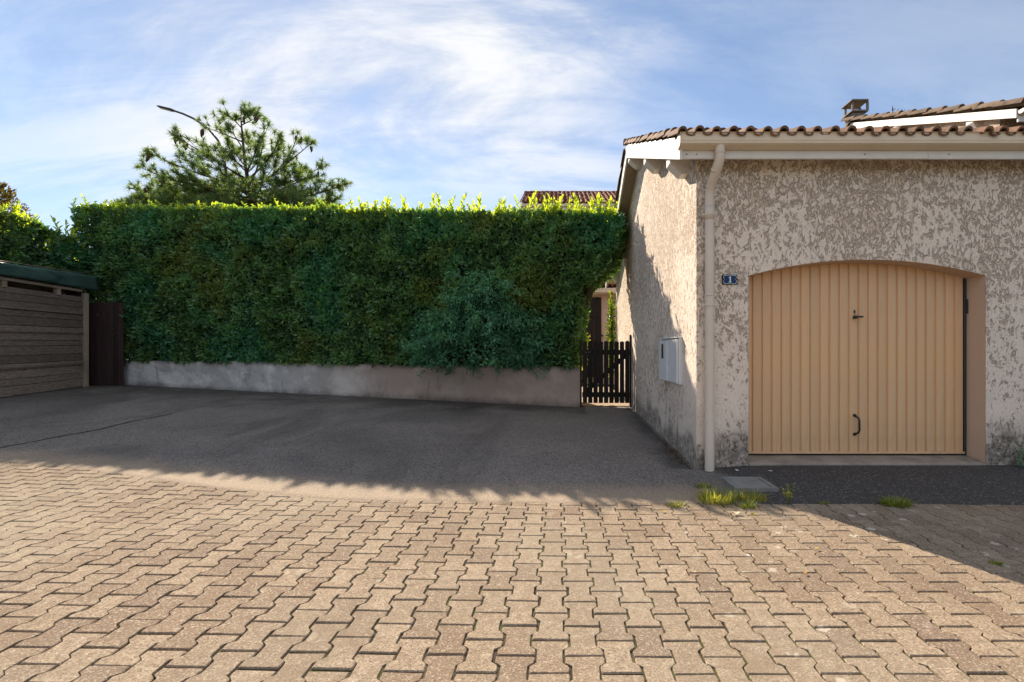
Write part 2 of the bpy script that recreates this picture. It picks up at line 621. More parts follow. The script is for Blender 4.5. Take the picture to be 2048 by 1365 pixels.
POSTW = mat_wood('pale_post', (0.38, 0.30, 0.22), (0.27, 0.21, 0.15), 'z')
DARKBOARD = mat_wood('dark_board', (0.06, 0.036, 0.032), (0.034, 0.022, 0.02), 'z', 0.7)
TILE = mat_tile('roof_tile', (0.285, 0.160, 0.105), (0.175, 0.105, 0.075), (0.11, 0.088, 0.07))
TILE_FIELD = mat_tile('roof_tile_field', (0.285, 0.160, 0.105), (0.175, 0.105, 0.075), (0.11, 0.088, 0.07), False)
TILE_GREY = mat_tile('roof_tile_weathered', (0.27, 0.19, 0.135), (0.19, 0.135, 0.10), (0.10, 0.085, 0.065))
TILE_GREYF = mat_tile('roof_tile_weathered_field', (0.27, 0.19, 0.135), (0.19, 0.135, 0.10), (0.10, 0.085, 0.065), False)
TILE_REDF = mat_tile('roof_tile_red_field', (0.34, 0.125, 0.075), (0.25, 0.09, 0.06), (0.16, 0.07, 0.05), False)
TILE_RED = mat_tile('roof_tile_red', (0.34, 0.125, 0.075), (0.25, 0.09, 0.06), (0.16, 0.07, 0.05))
LAUREL = mat_leaf('laurel_leaf', (0.034, 0.092, 0.036), (0.150, 0.300, 0.105), (0.36, 0.44, 0.05), 0.30, 0.28)
SHRUBLEAF = mat_leaf('shrub_leaf', (0.040, 0.15, 0.090), (0.17, 0.42, 0.25), (0.30, 0.40, 0.05), 0.30, 0.5, False)
IVY = mat_leaf('ivy_leaf', (0.035, 0.085, 0.018), (0.10, 0.20, 0.03), (0.38, 0.36, 0.04), 0.38, 0.45, False)
NEEDLE = mat_leaf('pine_needle', (0.085, 0.155, 0.070), (0.19, 0.255, 0.110), None, 0.40, 0.55, False)
THUJA = mat_leaf('thuja_leaf', (0.075, 0.065, 0.016), (0.21, 0.155, 0.035), None, 0.3, 0.6, False)
GRASS = mat_leaf('grass_blade', (0.09, 0.15, 0.022), (0.24, 0.29, 0.045), (0.40, 0.34, 0.13), 0.35, 0.55, False)
BARK = mat_plain('bark', (0.085, 0.06, 0.042), 0.95, 0.1, 0.7, 9, bump=0.9)
TWIG = mat_plain('dark_twigs', (0.028, 0.024, 0.014), 0.95, 0.05, 0.6, 5)
CONEM = mat_plain('pine_cone', (0.11, 0.065, 0.035), 0.9, 0.1, 0.6, 30, bump=0.8)
LAMPM = mat_plain('lamp_paint', (0.045, 0.055, 0.055), 0.5, 0.4, 0.3, 3)
SOIL = Mat('garden_soil', 0.95, 0.1)
SOIL.color(SOIL.mix(SOIL.ramp(SOIL.noise(0.7, 6, 0.6), 0.4, 0.65), (0.07, 0.085, 0.03), (0.13, 0.10, 0.065)))
SOIL.bump(SOIL.noise(30, 4), 0.8, 0.03)
SOIL = SOIL.m
PATHM = mat_plain('path_gravel', (0.42, 0.33, 0.24), 0.95, 0.1, 0.6, 25, bump=0.9)


def mat_door():
    M = Mat('door_paint', 0.48, 0.35)
    z = M.noise(1.2, 4, 0.55)
    c = M.mix(M.ramp(z, 0.35, 0.7), (0.76, 0.485, 0.255), (0.72, 0.465, 0.285))
    c = hsv_vary(M, c, M.rnd(), 0.035)
    st = M.noise(5, 5, 0.6, 0.2, vec=M.mapped((6, 6, 0.3)))
    c = M.mix(M.ramp(st, 0.52, 0.75, 0, 0.25), c, (0.40, 0.25, 0.15))
    c = M.mix(M.ramp(M.noise(45, 3, 0.5), 0.70, 0.76, 0, 0.6), c, (0.24, 0.14, 0.08))
    zo = M.xyz()[2]
    gr_ = M.math('ADD', M.ramp(zo, 0.15, 0.65, 0.30, 0.0), M.ramp(M.noise(2.3, 5, 0.65), 0.5, 0.8, 0, 0.22))
    c = M.mix(M.math('MULTIPLY', gr_, M.ramp(M.noise(7, 5, 0.7, 0.3, vec=M.mapped((2, 2, 0.6))), 0.3, 0.7)), c, (0.33, 0.22, 0.15))
    M.color(c)
    M.bump(M.noise(60, 3, vec=M.mapped((3, 3, 0.4))), 0.12, 0.003)
    return M.m


DOORM = mat_door()


def mat_lowwall():
    M = Mat('low_wall_render', 0.92, 0.15)
    a = M.noise(1.1, 6, 0.65, 0.3)
    b = M.noise(3.2, 6, 0.7, 0.5, vec=M.mapped((1, 1, 0.35)))
    x = M.xyz()
    left = M.ramp(M.math('ADD', x[0], M.math('MULTIPLY', M.noise(0.5, 3, 0.6), 3.0)), -2.0, -5.0)
    c = M.mix(left, (0.36, 0.285, 0.245), (0.46, 0.45, 0.44))
    c = M.mix(M.ramp(a, 0.46, 0.62, 0, 0.7), c, M.mix(left, (0.46, 0.37, 0.31), (0.82, 0.80, 0.77)))
    c = M.mix(M.ramp(b, 0.54, 0.74, 0, 0.6), c, (0.13, 0.11, 0.095))
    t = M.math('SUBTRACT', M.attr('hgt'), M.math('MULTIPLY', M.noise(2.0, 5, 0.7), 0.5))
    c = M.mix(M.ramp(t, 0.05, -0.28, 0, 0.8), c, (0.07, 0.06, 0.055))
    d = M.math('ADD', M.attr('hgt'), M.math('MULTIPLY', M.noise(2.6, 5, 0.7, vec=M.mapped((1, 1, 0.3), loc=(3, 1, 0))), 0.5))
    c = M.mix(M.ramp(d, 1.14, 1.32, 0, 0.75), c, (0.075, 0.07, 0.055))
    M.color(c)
    M.bump(M.math('ADD', M.noise(28, 5, 0.65), a), 0.7, 0.012)
    return M.m


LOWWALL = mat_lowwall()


def mat_tarp():
    M = Mat('green_tarp', 0.42, 0.4)
    f = M.noise(2.2, 4, 0.6, 1.2, vec=M.mapped((1, 0.5, 1.4)))
    M.color(M.mix(M.ramp(f, 0.3, 0.7), (0.035, 0.075, 0.062), (0.065, 0.125, 0.105)))
    M.bump(f, 0.9, 0.05)
    return M.m


TARP = mat_tarp()

# ------------------------------------------------------------------ ground, asphalt, pavers
xs = sorted(set([-600, -300, -150, -80, -45, -28, -20] + [-16 + 0.8 * i for i in range(41)] + [20, 28, 45, 80, 150, 300, 600]))
ys = sorted(set([-600, -300, -150, -80, -40, -20, -10, -5] + [-2 + 0.8 * i for i in range(30)] + [26, 34, 50, 90, 160, 320, 600]))
gv = [(x, y, gz(max(-16, min(16, x)), y) - 0.075) for y in ys for x in xs]
nx = len(xs)
gf = [(j * nx + i, j * nx + i + 1, (j + 1) * nx + i + 1, (j + 1) * nx + i) for j in range(len(ys) - 1) for i in range(nx - 1)]
g = obj('ground', mesh_np('ground', gv, gf, smooth_=True), SOIL)
tag(g, 'garden soil and rough grass around the court', kind='structure')

WALL_A = P(1160, 812, 9.5)                    # right end of the low wall
WALL_B = Vector((-11.15, 12.0, 0))            # left end
WALL_A = Vector((0.44, 9.5, 0))
WDIR = (WALL_B - WALL_A).normalized()
WNRM = Vector((WDIR.y, -WDIR.x, 0))
if WNRM.y > 0:
    WNRM = -WNRM


def wall_dist(X, Y):
    return (Vector((X, Y, 0)) - WALL_A).dot(WNRM)


# asphalt court
av, af, ae, afoot = [], [], [], []
NX, NY = 150, 70
for j in range(NY + 1):
    for i in range(NX + 1):
        X = -12.6 + i * (22.6 / NX)
        y0 = (edge_y(X) if X > -6.5 else edge_y(-6.5)) + 0.022 * noise.noise((X * 2.3, 0.5, 0)) + 0.012 * noise.noise((X * 9, 3.5, 0))
        y1 = 13.2 if X < 1.0 else 10.2
        t = (j / NY) ** 1.3
        Y = y0 + (y1 - y0) * t
        av.append((X, Y, gz(X, Y) + 0.0045 + 0.005 * noise.noise((X * 0.8, Y * 0.8, 0)) * min(1, Y - y0) - (0.011 if j == 0 else 0.0)))
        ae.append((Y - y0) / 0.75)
        d = max(0, wall_dist(X, Y)) if X < 0.6 else 9.0
        d2 = abs(X - 1.466) if (Y > 5.0 and X < 1.5) else 9
        d3 = max(0, X + 11.2) if Y > 8 else 9
        afoot.append(min(d * (0.30 + 0.035 * abs(X + 7)) , d2 * 2.2, d3 * 1.2 + 0.4))
af = [(j * (NX + 1) + i, j * (NX + 1) + i + 1, (j + 1) * (NX + 1) + i + 1, (j + 1) * (NX + 1) + i) for j in range(NY) for i in range(NX)]
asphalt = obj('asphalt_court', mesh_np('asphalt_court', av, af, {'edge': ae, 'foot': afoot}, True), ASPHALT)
tag(asphalt, 'worn grey asphalt court in front of the hedge', kind='structure')

# crack across the asphalt
CR = Mat('crack_dirt', 0.95, 0.05)
CR.color((0.012, 0.012, 0.011))
crack_mat = CR.m


def ground_strip(name, pts, w, mat, dz=0.011):
    vv, ff = [], []
    n = 0
    for (a, b) in zip(pts[:-1], pts[1:]):
        a, b = Vector(a), Vector(b)
        k = max(2, int((b - a).length / 0.06))
        for i in range(k + (1 if b == Vector(pts[-1]) else 0)):
            p = a.lerp(b, i / k)
            d = (b - a).normalized()
            s = Vector((-d.y, d.x))
            o = 0.05 * noise.noise((p.x * 2, p.y * 2, 3)) + 0.02 * noise.noise((p.x * 9, p.y * 9, 7))
            ww = w * (0.65 + 0.9 * abs(noise.noise((p.x * 6, p.y * 6, 1))))
            for sg in (-1, 1):
                q = p + s * (o + sg * ww / 2)
                vv.append((q.x, q.y, gz(q.x, q.y) + dz))
            n += 1
    ff = [(2 * i, 2 * i + 1, 2 * i + 3, 2 * i + 2) for i in range(n - 1)]
    me = mesh_np(name, vv, ff)
    me.materials.append(mat)
    return link(bpy.data.objects.new(name, me), asphalt)


def gp(x, y):
    """ground point seen at a pixel"""
    Y = 5.0
    for _ in range(30):
        X = (x - 1116) * Y / FPX
        Y = 0.5 * Y + 0.5 * (CAMZ - gz(X, Y)) * FPX / (y - 700)
    return ((x - 1116) * Y / FPX, Y)


ground_strip('crack', [gp(-60, 908), gp(60, 886), gp(170, 866), gp(250, 848), gp(345, 828)], 0.028, crack_mat)
ground_strip('crack', [gp(560, 893), gp(620, 872), gp(690, 846)], 0.008, crack_mat)

# pavers: double-T blocks, columns running away from the camera
PITCH, PL = 0.1465, 0.2155
PX0, PY0 = 0.112, 2.012 + PL / 2
HF, HW, AA = 0.0870, 0.0595, 0.044
GAP = 0.0042


def paver_outline(jit, rs):
    prof = [(-PL / 2, HF - 0.002), (-PL / 2 + AA * 0.45, HF), (-PL / 2 + AA * 0.95, HF - 0.001), (-AA * 1.02, HW + 0.002), (-AA * 0.8, HW)]
    right = prof + [(-y, w) for (y, w) in reversed(prof)]
    pts = [(w - GAP, y * (1 - 2 * GAP / PL)) for y, w in right]
    pts += [(-x, y) for x, y in reversed(pts)]
    return [(x + rs.uniform(-jit, jit), y + rs.uniform(-jit, jit)) for x, y in pts]


def paver_mesh(seed):
    rs = random.Random(seed)
    out = paver_outline(0.0022, rs)
    n = len(out)
    ch = 0.0042
    vv = [(x, y, -0.05) for x, y in out] + [(x, y, -ch) for x, y in out]
    ins = [(x * (1 - ch / 0.085), y * (1 - ch / 0.11)) for x, y in out]
    vv += [(x, y, rs.uniform(-0.0006, 0.0006)) for x, y in ins]
    ff = [(i, (i + 1) % n, n + (i + 1) % n, n + i) for i in range(n)]
    ff += [(n + i, n + (i + 1) % n, 2 * n + (i + 1) % n, 2 * n + i) for i in range(n)]
    ff += [tuple(range(2 * n, 3 * n))]
    me = bpy.data.meshes.new('paver')
    me.from_pydata(vv, [], ff)
    me.update()
    return me, vv, ff


pav_src = [paver_mesh(s) for s in range(14)]
for me, _, _ in pav_src:
    me.materials.append(PAVER)

jv = [(x, y, gz(x, y) - 0.0085) for y in np.arange(-4, 6.01, 0.4) for x in np.arange(-10, 10.01, 0.4)]
jn = len(np.arange(-10, 10.01, 0.4))
jf = [(j * jn + i, j * jn + i + 1, (j + 1) * jn + i + 1, (j + 1) * jn + i) for j in range(len(jv) // jn - 1) for i in range(jn - 1)]
court = obj('paved_court', mesh_np('paved_court', jv, jf, smooth_=True), JOINT)
tag(court, 'court of interlocking beige concrete pavers with dark mossy joints', kind='structure')

cells = []
for c in range(-66, 64):
    X = PX0 + c * PITCH
    if abs(X) > 9.3:
        continue
    off = 0.0 if c % 2 == 0 else PL / 2
    for r_ in range(-26, 18):
        Y = PY0 + off + r_ * PL
        if Y > edge_y(X) + 0.12 or Y < -3.3:
            continue
        cells.append((X, Y))
seen = []
for k, (X, Y) in enumerate(cells):
    if Y < 1.75 or Y > edge_y(X) - 0.02:
        continue
    px = 1116 + FPX * X / Y
    py = 700 + FPX * (CAMZ - gz(X, Y)) / Y
    if -40 < px < 2088 and py < 1420:
        inside = max(0.0, min(1.0, (1375 - py) / 40 + 0.5))
        seen.append((-inside / (Y * Y * Y), k))
seen.sort()
single = set(k for _, k in seen[:300])
fv, ff_, fr = [], [], []
prs = random.Random(5)
for k, (X, Y) in enumerate(cells):
    hx = (gz(X + 0.07, Y) - gz(X - 0.07, Y)) / 0.14
    hy = (gz(X, Y + 0.1) - gz(X, Y - 0.1)) / 0.2
    tx = math.atan(hy) + prs.gauss(0, 0.0035)
    ty = -math.atan(hx) + prs.gauss(0, 0.004)
    zz = gz(X, Y) + prs.gauss(0, 0.0009) + 0.006 * noise.noise((X * 0.9, Y * 0.9, 4))
    jx, jy, ja = prs.gauss(0, 0.0010), prs.gauss(0, 0.0014), prs.gauss(0, 0.007)
    if k in single:
        o = bpy.data.objects.new('paver', pav_src[prs.randrange(14)][0])
        o.location = (X + jx, Y + jy, zz)
        o.rotation_euler = (tx, ty, ja)
        link(o, court)
    else:
        _, vv, f0 = pav_src[prs.randrange(14)]
        mtx = Matrix.Translation((X + jx, Y + jy, zz)) @ Matrix.Rotation(ja, 4, 'Z') @ Matrix.Rotation(ty, 4, 'Y') @ Matrix.Rotation(tx, 4, 'X')
        b = len(fv)
        fv += [tuple(mtx @ Vector(p)) for p in vv]
        ff_ += [tuple(b + i for i in f) for f in f0]
        fr += [prs.random()] * len(vv)
me = bpy.data.meshes.new('paver_field')
me.from_pydata(fv, [], ff_)
a = me.attributes.new('rnd', 'FLOAT', 'POINT')
a.data.foreach_set('value', fr)
me.update()
pf = obj('paver_field', me, PAVER_FIELD, court)
tag(pf, kind='stuff')
# ------------------------------------------------------------------ leaves in bulk
LEAF_T = np.array([[0, 0, 0], [0.30, 0.42, 0.10], [0.68, 0.40, 0.10], [1, 0, -0.06], [0.68, -0.40, 0.10], [0.30, -0.42, 0.10]], dtype=np.float32)
LEAF_F = np.array([[0, 3, 2, 1], [0, 5, 4, 3]], dtype=np.int32)


def unit(v):
    return v / np.maximum(np.linalg.norm(v, axis=1, keepdims=True), 1e-6)


def leaves(pos, axis, nrm, length, width, rnd, young=None):
    """arrays of bent leaves: base point, direction, facing, size"""
    n = len(pos)
    axis = unit(axis)
    side = unit(np.cross(nrm, axis))
    up = np.cross(axis, side)
    L = length[:, None, None]
    W = width[:, None, None]
    v = (pos[:, None, :] + axis[:, None, :] * LEAF_T[None, :, 0:1] * L + side[:, None, :] * LEAF_T[None, :, 1:2] * W
         + up[:, None, :] * LEAF_T[None, :, 2:3] * L)
    f = LEAF_F[None] + (np.arange(n) * 6)[:, None, None]
    y = np.zeros(n) if young is None else young
    return v.reshape(-1, 3), f.reshape(-1, 4), np.repeat(rnd, 6), np.repeat(y, 6)


def cat_leaves(parts):
    vs_, fs_, rs_, yo_ = [], [], [], []
    b = 0
    for v, f, r, y in parts:
        vs_.append(v)
        fs_.append(f + b)
        rs_.append(r)
        yo_.append(y)
        b += len(v)
    return np.concatenate(vs_), np.concatenate(fs_), np.concatenate(rs_), np.concatenate(yo_)


def leaf_mesh(name, parts):
    v, f, r, y = cat_leaves(parts)
    return mesh_np(name, v, f, {'rnd': r, 'young': y})


def nz3(p, s, seed=0.0):
    return np.array([noise.noise((float(a) * s + seed, float(b) * s + seed * 1.3, float(c) * s)) for a, b, c in p])


def hedge_faces(fn, n, l0, l1, depth, up=0.35, seed=0.0, young=0.0, bumps=0.10):
    """n leaves over a surface fn(u, v) -> point, outward normal"""
    u, v = rng.random(n), rng.random(n)
    p, nr = fn(u, v)
    nr = unit(nr)
    cl = nz3(p, 2.6, seed)
    cl2 = nz3(p, 7.0, seed + 4)
    off = cl * bumps + cl2 * bumps * 0.55 + nz3(p, 0.9, seed + 8) * bumps * 0.9 - np.abs(rng.normal(0, depth, n))
    p = p + nr * off[:, None]
    ax = nr * 0.55 + rng.normal(0, 0.62, (n, 3))
    ax[:, 2] += up
    fc = nr + rng.normal(0, 0.48, (n, 3))
    fc[:, 2] += 0.35
    ln = rng.uniform(l0, l1, n)
    rd = np.clip(0.45 + cl * 0.7 + cl2 * 0.55 + rng.normal(0, 0.22, n), 0, 1)
    yo = np.clip(rng.normal(young, 0.25, n), 0, 1) if young > 0 else (rng.random(n) > 0.988) * 0.55
    return leaves(p, ax, fc, ln, ln * rng.uniform(0.40, 0.52, n), rd, yo)


# ------------------------------------------------------------------ low wall and laurel hedge
def low_wall():
    w_th = 0.22
    nL, nH = 120, 8
    vv, ff, hh = [], [], []
    Ltot = (WALL_B - WALL_A).length
    rows = []
    for i in range(nL + 1):
        t = i / nL
        p = WALL_A.lerp(WALL_B, t)
        zb = gz(p.x, p.y) - 0.06
        zt = 0.955 + 0.075 * t + 0.010 * noise.noise((t * 14, 0, 0)) + 0.02 * noise.noise((t * 5, 3, 0))
        if 0.62 < t < 0.75:
            zt += 0.02
        ring = []
        for k in range(nH + 1):
            f = k / nH
            bul = 0.012 * noise.noise((t * 22, f * 2.2, 1)) + 0.012 * noise.noise((t * 60, f * 6, 5)) + 0.02 * (1 - f) ** 3
            ring.append((p + WNRM * bul, zb + (zt - zb) * f * 0.985, f))
        ring.append((p - WNRM * 0.015, zt, 1.0))
        ring.append((p - WNRM * w_th, zt, 1.0))
        ring.append((p - WNRM * w_th, zb, 0.0))
        rows.append([(q.x, q.y, z) for q, z, _ in ring])
        hh += [f for _, _, f in ring]
    m = len(rows[0])
    for r_ in rows:
        vv += r_
    for i in range(nL):
        for k in range(m - 1):
            ff.append((i * m + k, i * m + k + 1, (i + 1) * m + k + 1, (i + 1) * m + k))
    me = bpy.data.meshes.new('low_wall')
    ff += [tuple(range(m)), tuple(range(nL * m + m - 1, nL * m - 1, -1))]
    me.from_pydata(vv, [], ff)
    a = me.attributes.new('hgt', 'FLOAT', 'POINT')
    a.data.foreach_set('value', hh)
    bm = bmesh.new()
    bm.from_mesh(me)
    bmesh.ops.recalc_face_normals(bm, faces=bm.faces)
    bm.to_mesh(me)
    bm.free()
    me.update()
    o = obj('low_wall', me, LOWWALL)
    tag(o, 'low stained grey rendered wall running along the foot of the tall hedge', 'wall')


low_wall()

HL = (WALL_B - WALL_A).length
HT0, HT1 = 4.02, 4.86          # hedge top, right and left
HTH = 1.25


def hedge_bottom(t):
    return 0.95 + 0.075 * t


def hedge_span(f):
    """how far the hedge reaches past the wall ends (right, left) at height share f"""
    right = -0.14 + 0.10 * smooth(0.2, 0.45, f) + 0.66 * smooth(0.46, 0.72, f) + 0.18 * smooth(0.7, 0.95, f)
    left = 0.0 + 0.28 * smooth(0.05, 0.3, f) + 0.68 * smooth(0.25, 0.62, f) + 0.48 * smooth(0.6, 1.0, f)
    return right, left


def hedge_point(t, f, d):
    """t along (0 right .. 1 left), f height share, d depth behind the front face"""
    r_, l_ = hedge_span(f)
    s = -r_ + (HL + r_ + l_) * t
    p = WALL_A + WDIR * s - WNRM * (d - 0.04 - 0.05 * smooth(0, 0.3, f) + 0.10 * smooth(0.82, 1.0, f))
    tt = s / HL
    zb, zt = hedge_bottom(tt), HT0 + (HT1 - HT0) * tt
    return (p.x, p.y, zb + (zt - zb) * f)


def h_front(u, v):
    p = np.array([hedge_point(a, b, 0.0) for a, b in zip(u, v)])
    n = np.tile(np.array([WNRM.x, WNRM.y, 0.05]), (len(u), 1))
    n[:, 2] += np.where(v > 0.93, 0.5, 0)
    return p, n


def h_top(u, v):
    p = np.array([hedge_point(a, 1.0, b * HTH) for a, b in zip(u, v)])
    return p, np.tile(np.array([0, 0, 1.0]), (len(u), 1))


def h_right(u, v):
    p = np.array([hedge_point(0.0, b, a * HTH) for a, b in zip(u, v)])
    n = np.tile(np.array([-WDIR.x, -WDIR.y, -0.1]), (len(u), 1))
    return p, n


def h_left(u, v):
    p = np.array([hedge_point(1.0, b, a * HTH) for a, b in zip(u, v)])
    return p, np.tile(np.array([WDIR.x, WDIR.y, -0.1]), (len(u), 1))


def h_back(u, v):
    p = np.array([hedge_point(a, b, HTH) for a, b in zip(u, v)])
    return p, np.tile(np.array([-WNRM.x, -WNRM.y, 0.0]), (len(u), 1))


hedge = empty('laurel_hedge', (WALL_A.lerp(WALL_B, 0.5).x, WALL_A.lerp(WALL_B, 0.5).y + 0.5, 0.4),
              'tall clipped laurel hedge growing over the low wall between shed and gate', 'hedge', 'laurel hedges')
parts = [hedge_faces(h_front, 58000, 0.08, 0.135, 0.055, 0.25, 1.0, bumps=0.11),
         hedge_faces(h_top, 8500, 0.10, 0.165, 0.05, 0.8, 2.0, young=0.42),
         hedge_faces(h_right, 5200, 0.085, 0.14, 0.05, 0.3, 3.0),
         hedge_faces(h_left, 4200, 0.085, 0.14, 0.05, 0.3, 4.0),
         hedge_faces(h_back, 9000, 0.10, 0.16, 0.06, 0.3, 5.0)]
fol = obj('foliage', leaf_mesh('hedge_foliage', parts), LAUREL, hedge)
tag(fol, kind='stuff')
# dense twiggy inside of the hedge
cv, cf = [], []
NS = 40
CORE = ((-0.12, 0.33), (0.02, 0.19), (0.3, 0.17), (0.46, 0.17), (0.58, 0.17), (0.75, 0.17), (0.955, 0.20), (0.955, HTH - 0.16), (0.75, HTH - 0.14), (0.58, HTH - 0.14), (0.46, HTH - 0.14), (0.3, HTH - 0.14), (-0.12, HTH - 0.14))
KC = len(CORE)
for i in range(NS + 1):
    t = 0.017 + 0.966 * i / NS
    for (f, d) in CORE:
        cv.append(hedge_point(t, f, d))
for i in range(NS):
    for k in range(KC):
        cf.append((i * KC + k, i * KC + (k + 1) % KC, (i + 1) * KC + (k + 1) % KC, (i + 1) * KC + k))
mb = MB().add(cv, cf)
mb.f += [tuple(range(KC)), tuple(range(NS * KC + KC - 1, NS * KC - 1, -1))]
mb.s += [False, False]
mb.build('branches', TWIG, hedge)


def shoot_mesh(seed, h, nl, young):
    rs = np.random.default_rng(seed)
    n = nl
    t = np.linspace(0.12, 1.0, n)
    bend = rs.normal(0, 0.12, 2)
    pos = np.stack([bend[0] * t ** 2 * h, bend[1] * t ** 2 * h, t * h], 1)
    ang = np.arange(n) * 2.4 + rs.random() * 6
    spread = 0.85 - 0.45 * t
    ax = np.stack([np.cos(ang) * spread, np.sin(ang) * spread, 0.55 + 0.5 * t], 1)
    fc = np.stack([-np.cos(ang), -np.sin(ang), np.full(n, 0.9)], 1) + rs.normal(0, 0.25, (n, 3))
    ln = rs.uniform(0.12, 0.18, n) * (1.0 - 0.25 * t)
    v, f, r, y = leaves(pos, ax, fc, ln, ln * 0.42, rs.random(n), np.clip(young + rs.normal(0, 0.15, n), 0, 1))
    # the stem
    k = 5
    sv, sf = [], []
    for i in range(k):
        tt = i / (k - 1)
        rr = 0.006 * (1 - 0.6 * tt)
        c = (bend[0] * tt ** 2 * h, bend[1] * tt ** 2 * h, tt * h)
        for q in range(3):
            sv.append((c[0] + rr * math.cos(q * 2.094), c[1] + rr * math.sin(q * 2.094), c[2]))
    for i in range(k - 1):
        for q in range(3):
            sf.append((i * 3 + q, i * 3 + (q + 1) % 3, (i + 1) * 3 + (q + 1) % 3, (i + 1) * 3 + q))
    sv, sf = np.array(sv), np.array(sf)
    me = mesh_np('shoot', np.concatenate([v, sv]), np.concatenate([f, sf + len(v)]),
                 {'rnd': np.concatenate([r, np.full(len(sv), 0.6)]), 'young': np.concatenate([y, np.full(len(sv), 0.6)])})
    me.materials.append(LAUREL)
    return me


shoots = [shoot_mesh(s, h, n, y) for s, h, n, y in ((1, 0.34, 11, 0.95), (2, 0.24, 8, 1.0), (3, 0.42, 13, 0.85), (4, 0.18, 7, 1.0), (5, 0.30, 9, 0.75), (6, 0.46, 14, 0.9))]
srs = random.Random(21)
# the taller shoots of the photograph, by their place along the top (pixel x, top pixel y)
tall = [(1052, 372), (1075, 392), (1090, 390), (1112, 383), (1150, 388), (1183, 396), (1210, 392), (1228, 412), (1042, 392), (1010, 395),
        (960, 386), (948, 398), (920, 385), (900, 392), (868, 388), (845, 398), (815, 390), (776, 385), (760, 398), (722, 396), (705, 408),
        (600, 405), (560, 400), (522, 408), (470, 408), (430, 404), (395, 402), (350, 412), (300, 412), (250, 410), (205, 405), (180, 405), (160, 412), (145, 404),
        (990, 392), (1130, 392), (1165, 388), (1196, 388), (1100, 388), (880, 382)]
for x, ytop in tall:
    t = (1 - (x - 132) / (1238 - 132))
    base = hedge_point(max(0.01, min(0.985, t)), 1.0, srs.uniform(0.0, 0.35))
    X, Y = (x - 1116) * base[1] / FPX, base[1]
    ztop = CAMZ + (700 - ytop) * Y / FPX
    me = shoots[srs.randrange(6)]
    hgt = max(v.co.z for v in me.vertices)
    s = max(0.8, min(2.0, (ztop - base[2] + 0.10) / hgt))
    o = bpy.data.objects.new('shoot', me)
    o.location = (X, Y, base[2] - 0.08)
    o.scale = ((0.9 + 0.2 * srs.random()) * (0.5 + 0.5 * s),) * 2 + (s,)
    o.rotation_euler = (srs.gauss(0, 0.12), srs.gauss(0, 0.12), srs.random() * 6.28)
    link(o, hedge)
# short spring growth all along the top, and some sprigs on the face
sv, sf, sr, sy, b = [], [], [], [], 0
srcs = []
for me in shoots:
    c = np.array([v.co[:] for v in me.vertices])
    f = np.array([p.vertices[:] for p in me.polygons])
    r = np.array([d.value for d in me.attributes['rnd'].data])
    y = np.array([d.value for d in me.attributes['young'].data])
    srcs.append((c, f, r, y))
for i in range(430):
    t = srs.random() ** 1.15
    d = srs.random() ** 1.6 * (HTH - 0.1)
    base = hedge_point(0.005 + 0.99 * t, 1.0, d)
    c, f, r, y = srcs[srs.randrange(6)]
    sc_ = srs.uniform(0.45, 0.85) * (1.0 if t < 0.5 else 0.8)
    m = Matrix.Rotation(srs.random() * 6.28, 3, 'Z')
    cc = c @ np.array(m).T * np.array([1, 1, sc_ * 0.9])
    sv.append(cc + np.array(base) - np.array([0, 0, 0.06]))
    sf.append(f + b)
    sr.append(r)
    sy.append(y * (1.0 if t < 0.45 else 0.6))
    b += len(c)
for i in range(110):                               # sprigs leaning out of the front
    t, f_ = srs.random(), srs.uniform(0.05, 0.97)
    base = hedge_point(t, f_, 0.05)
    c, f, r, y = srcs[srs.choice((1, 3, 4))]
    d = (WNRM + Vector((srs.gauss(0, 0.4), 0, srs.uniform(0.3, 1.0)))).normalized()
    m = np.array(d.to_track_quat('Z', 'Y').to_matrix())
    sv.append((c * 0.8) @ m.T + np.array(base))
    sf.append(f + b)
    sr.append(r)
    sy.append(y * 0.25 * (srs.random() > 0.6))
    b += len(c)
me = mesh_np('young_growth', np.concatenate(sv), np.concatenate(sf), {'rnd': np.concatenate(sr), 'young': np.concatenate(sy)})
tag(obj('young_growth', me, LAUREL, hedge), kind='stuff')
# bright sprigs standing off the right end above the gate
for x, y, s in ((1176, 608, 0.8), (1182, 640, 1.0), (1172, 590, 0.6)):
    o = bpy.data.objects.new('shoot', shoots[1])
    p = P(x, y, 10.4)
    o.location = p
    o.rotation_euler = (0.3, 0.9, 0.2 * x)
    o.scale = (s, s, s)
    link(o, hedge)


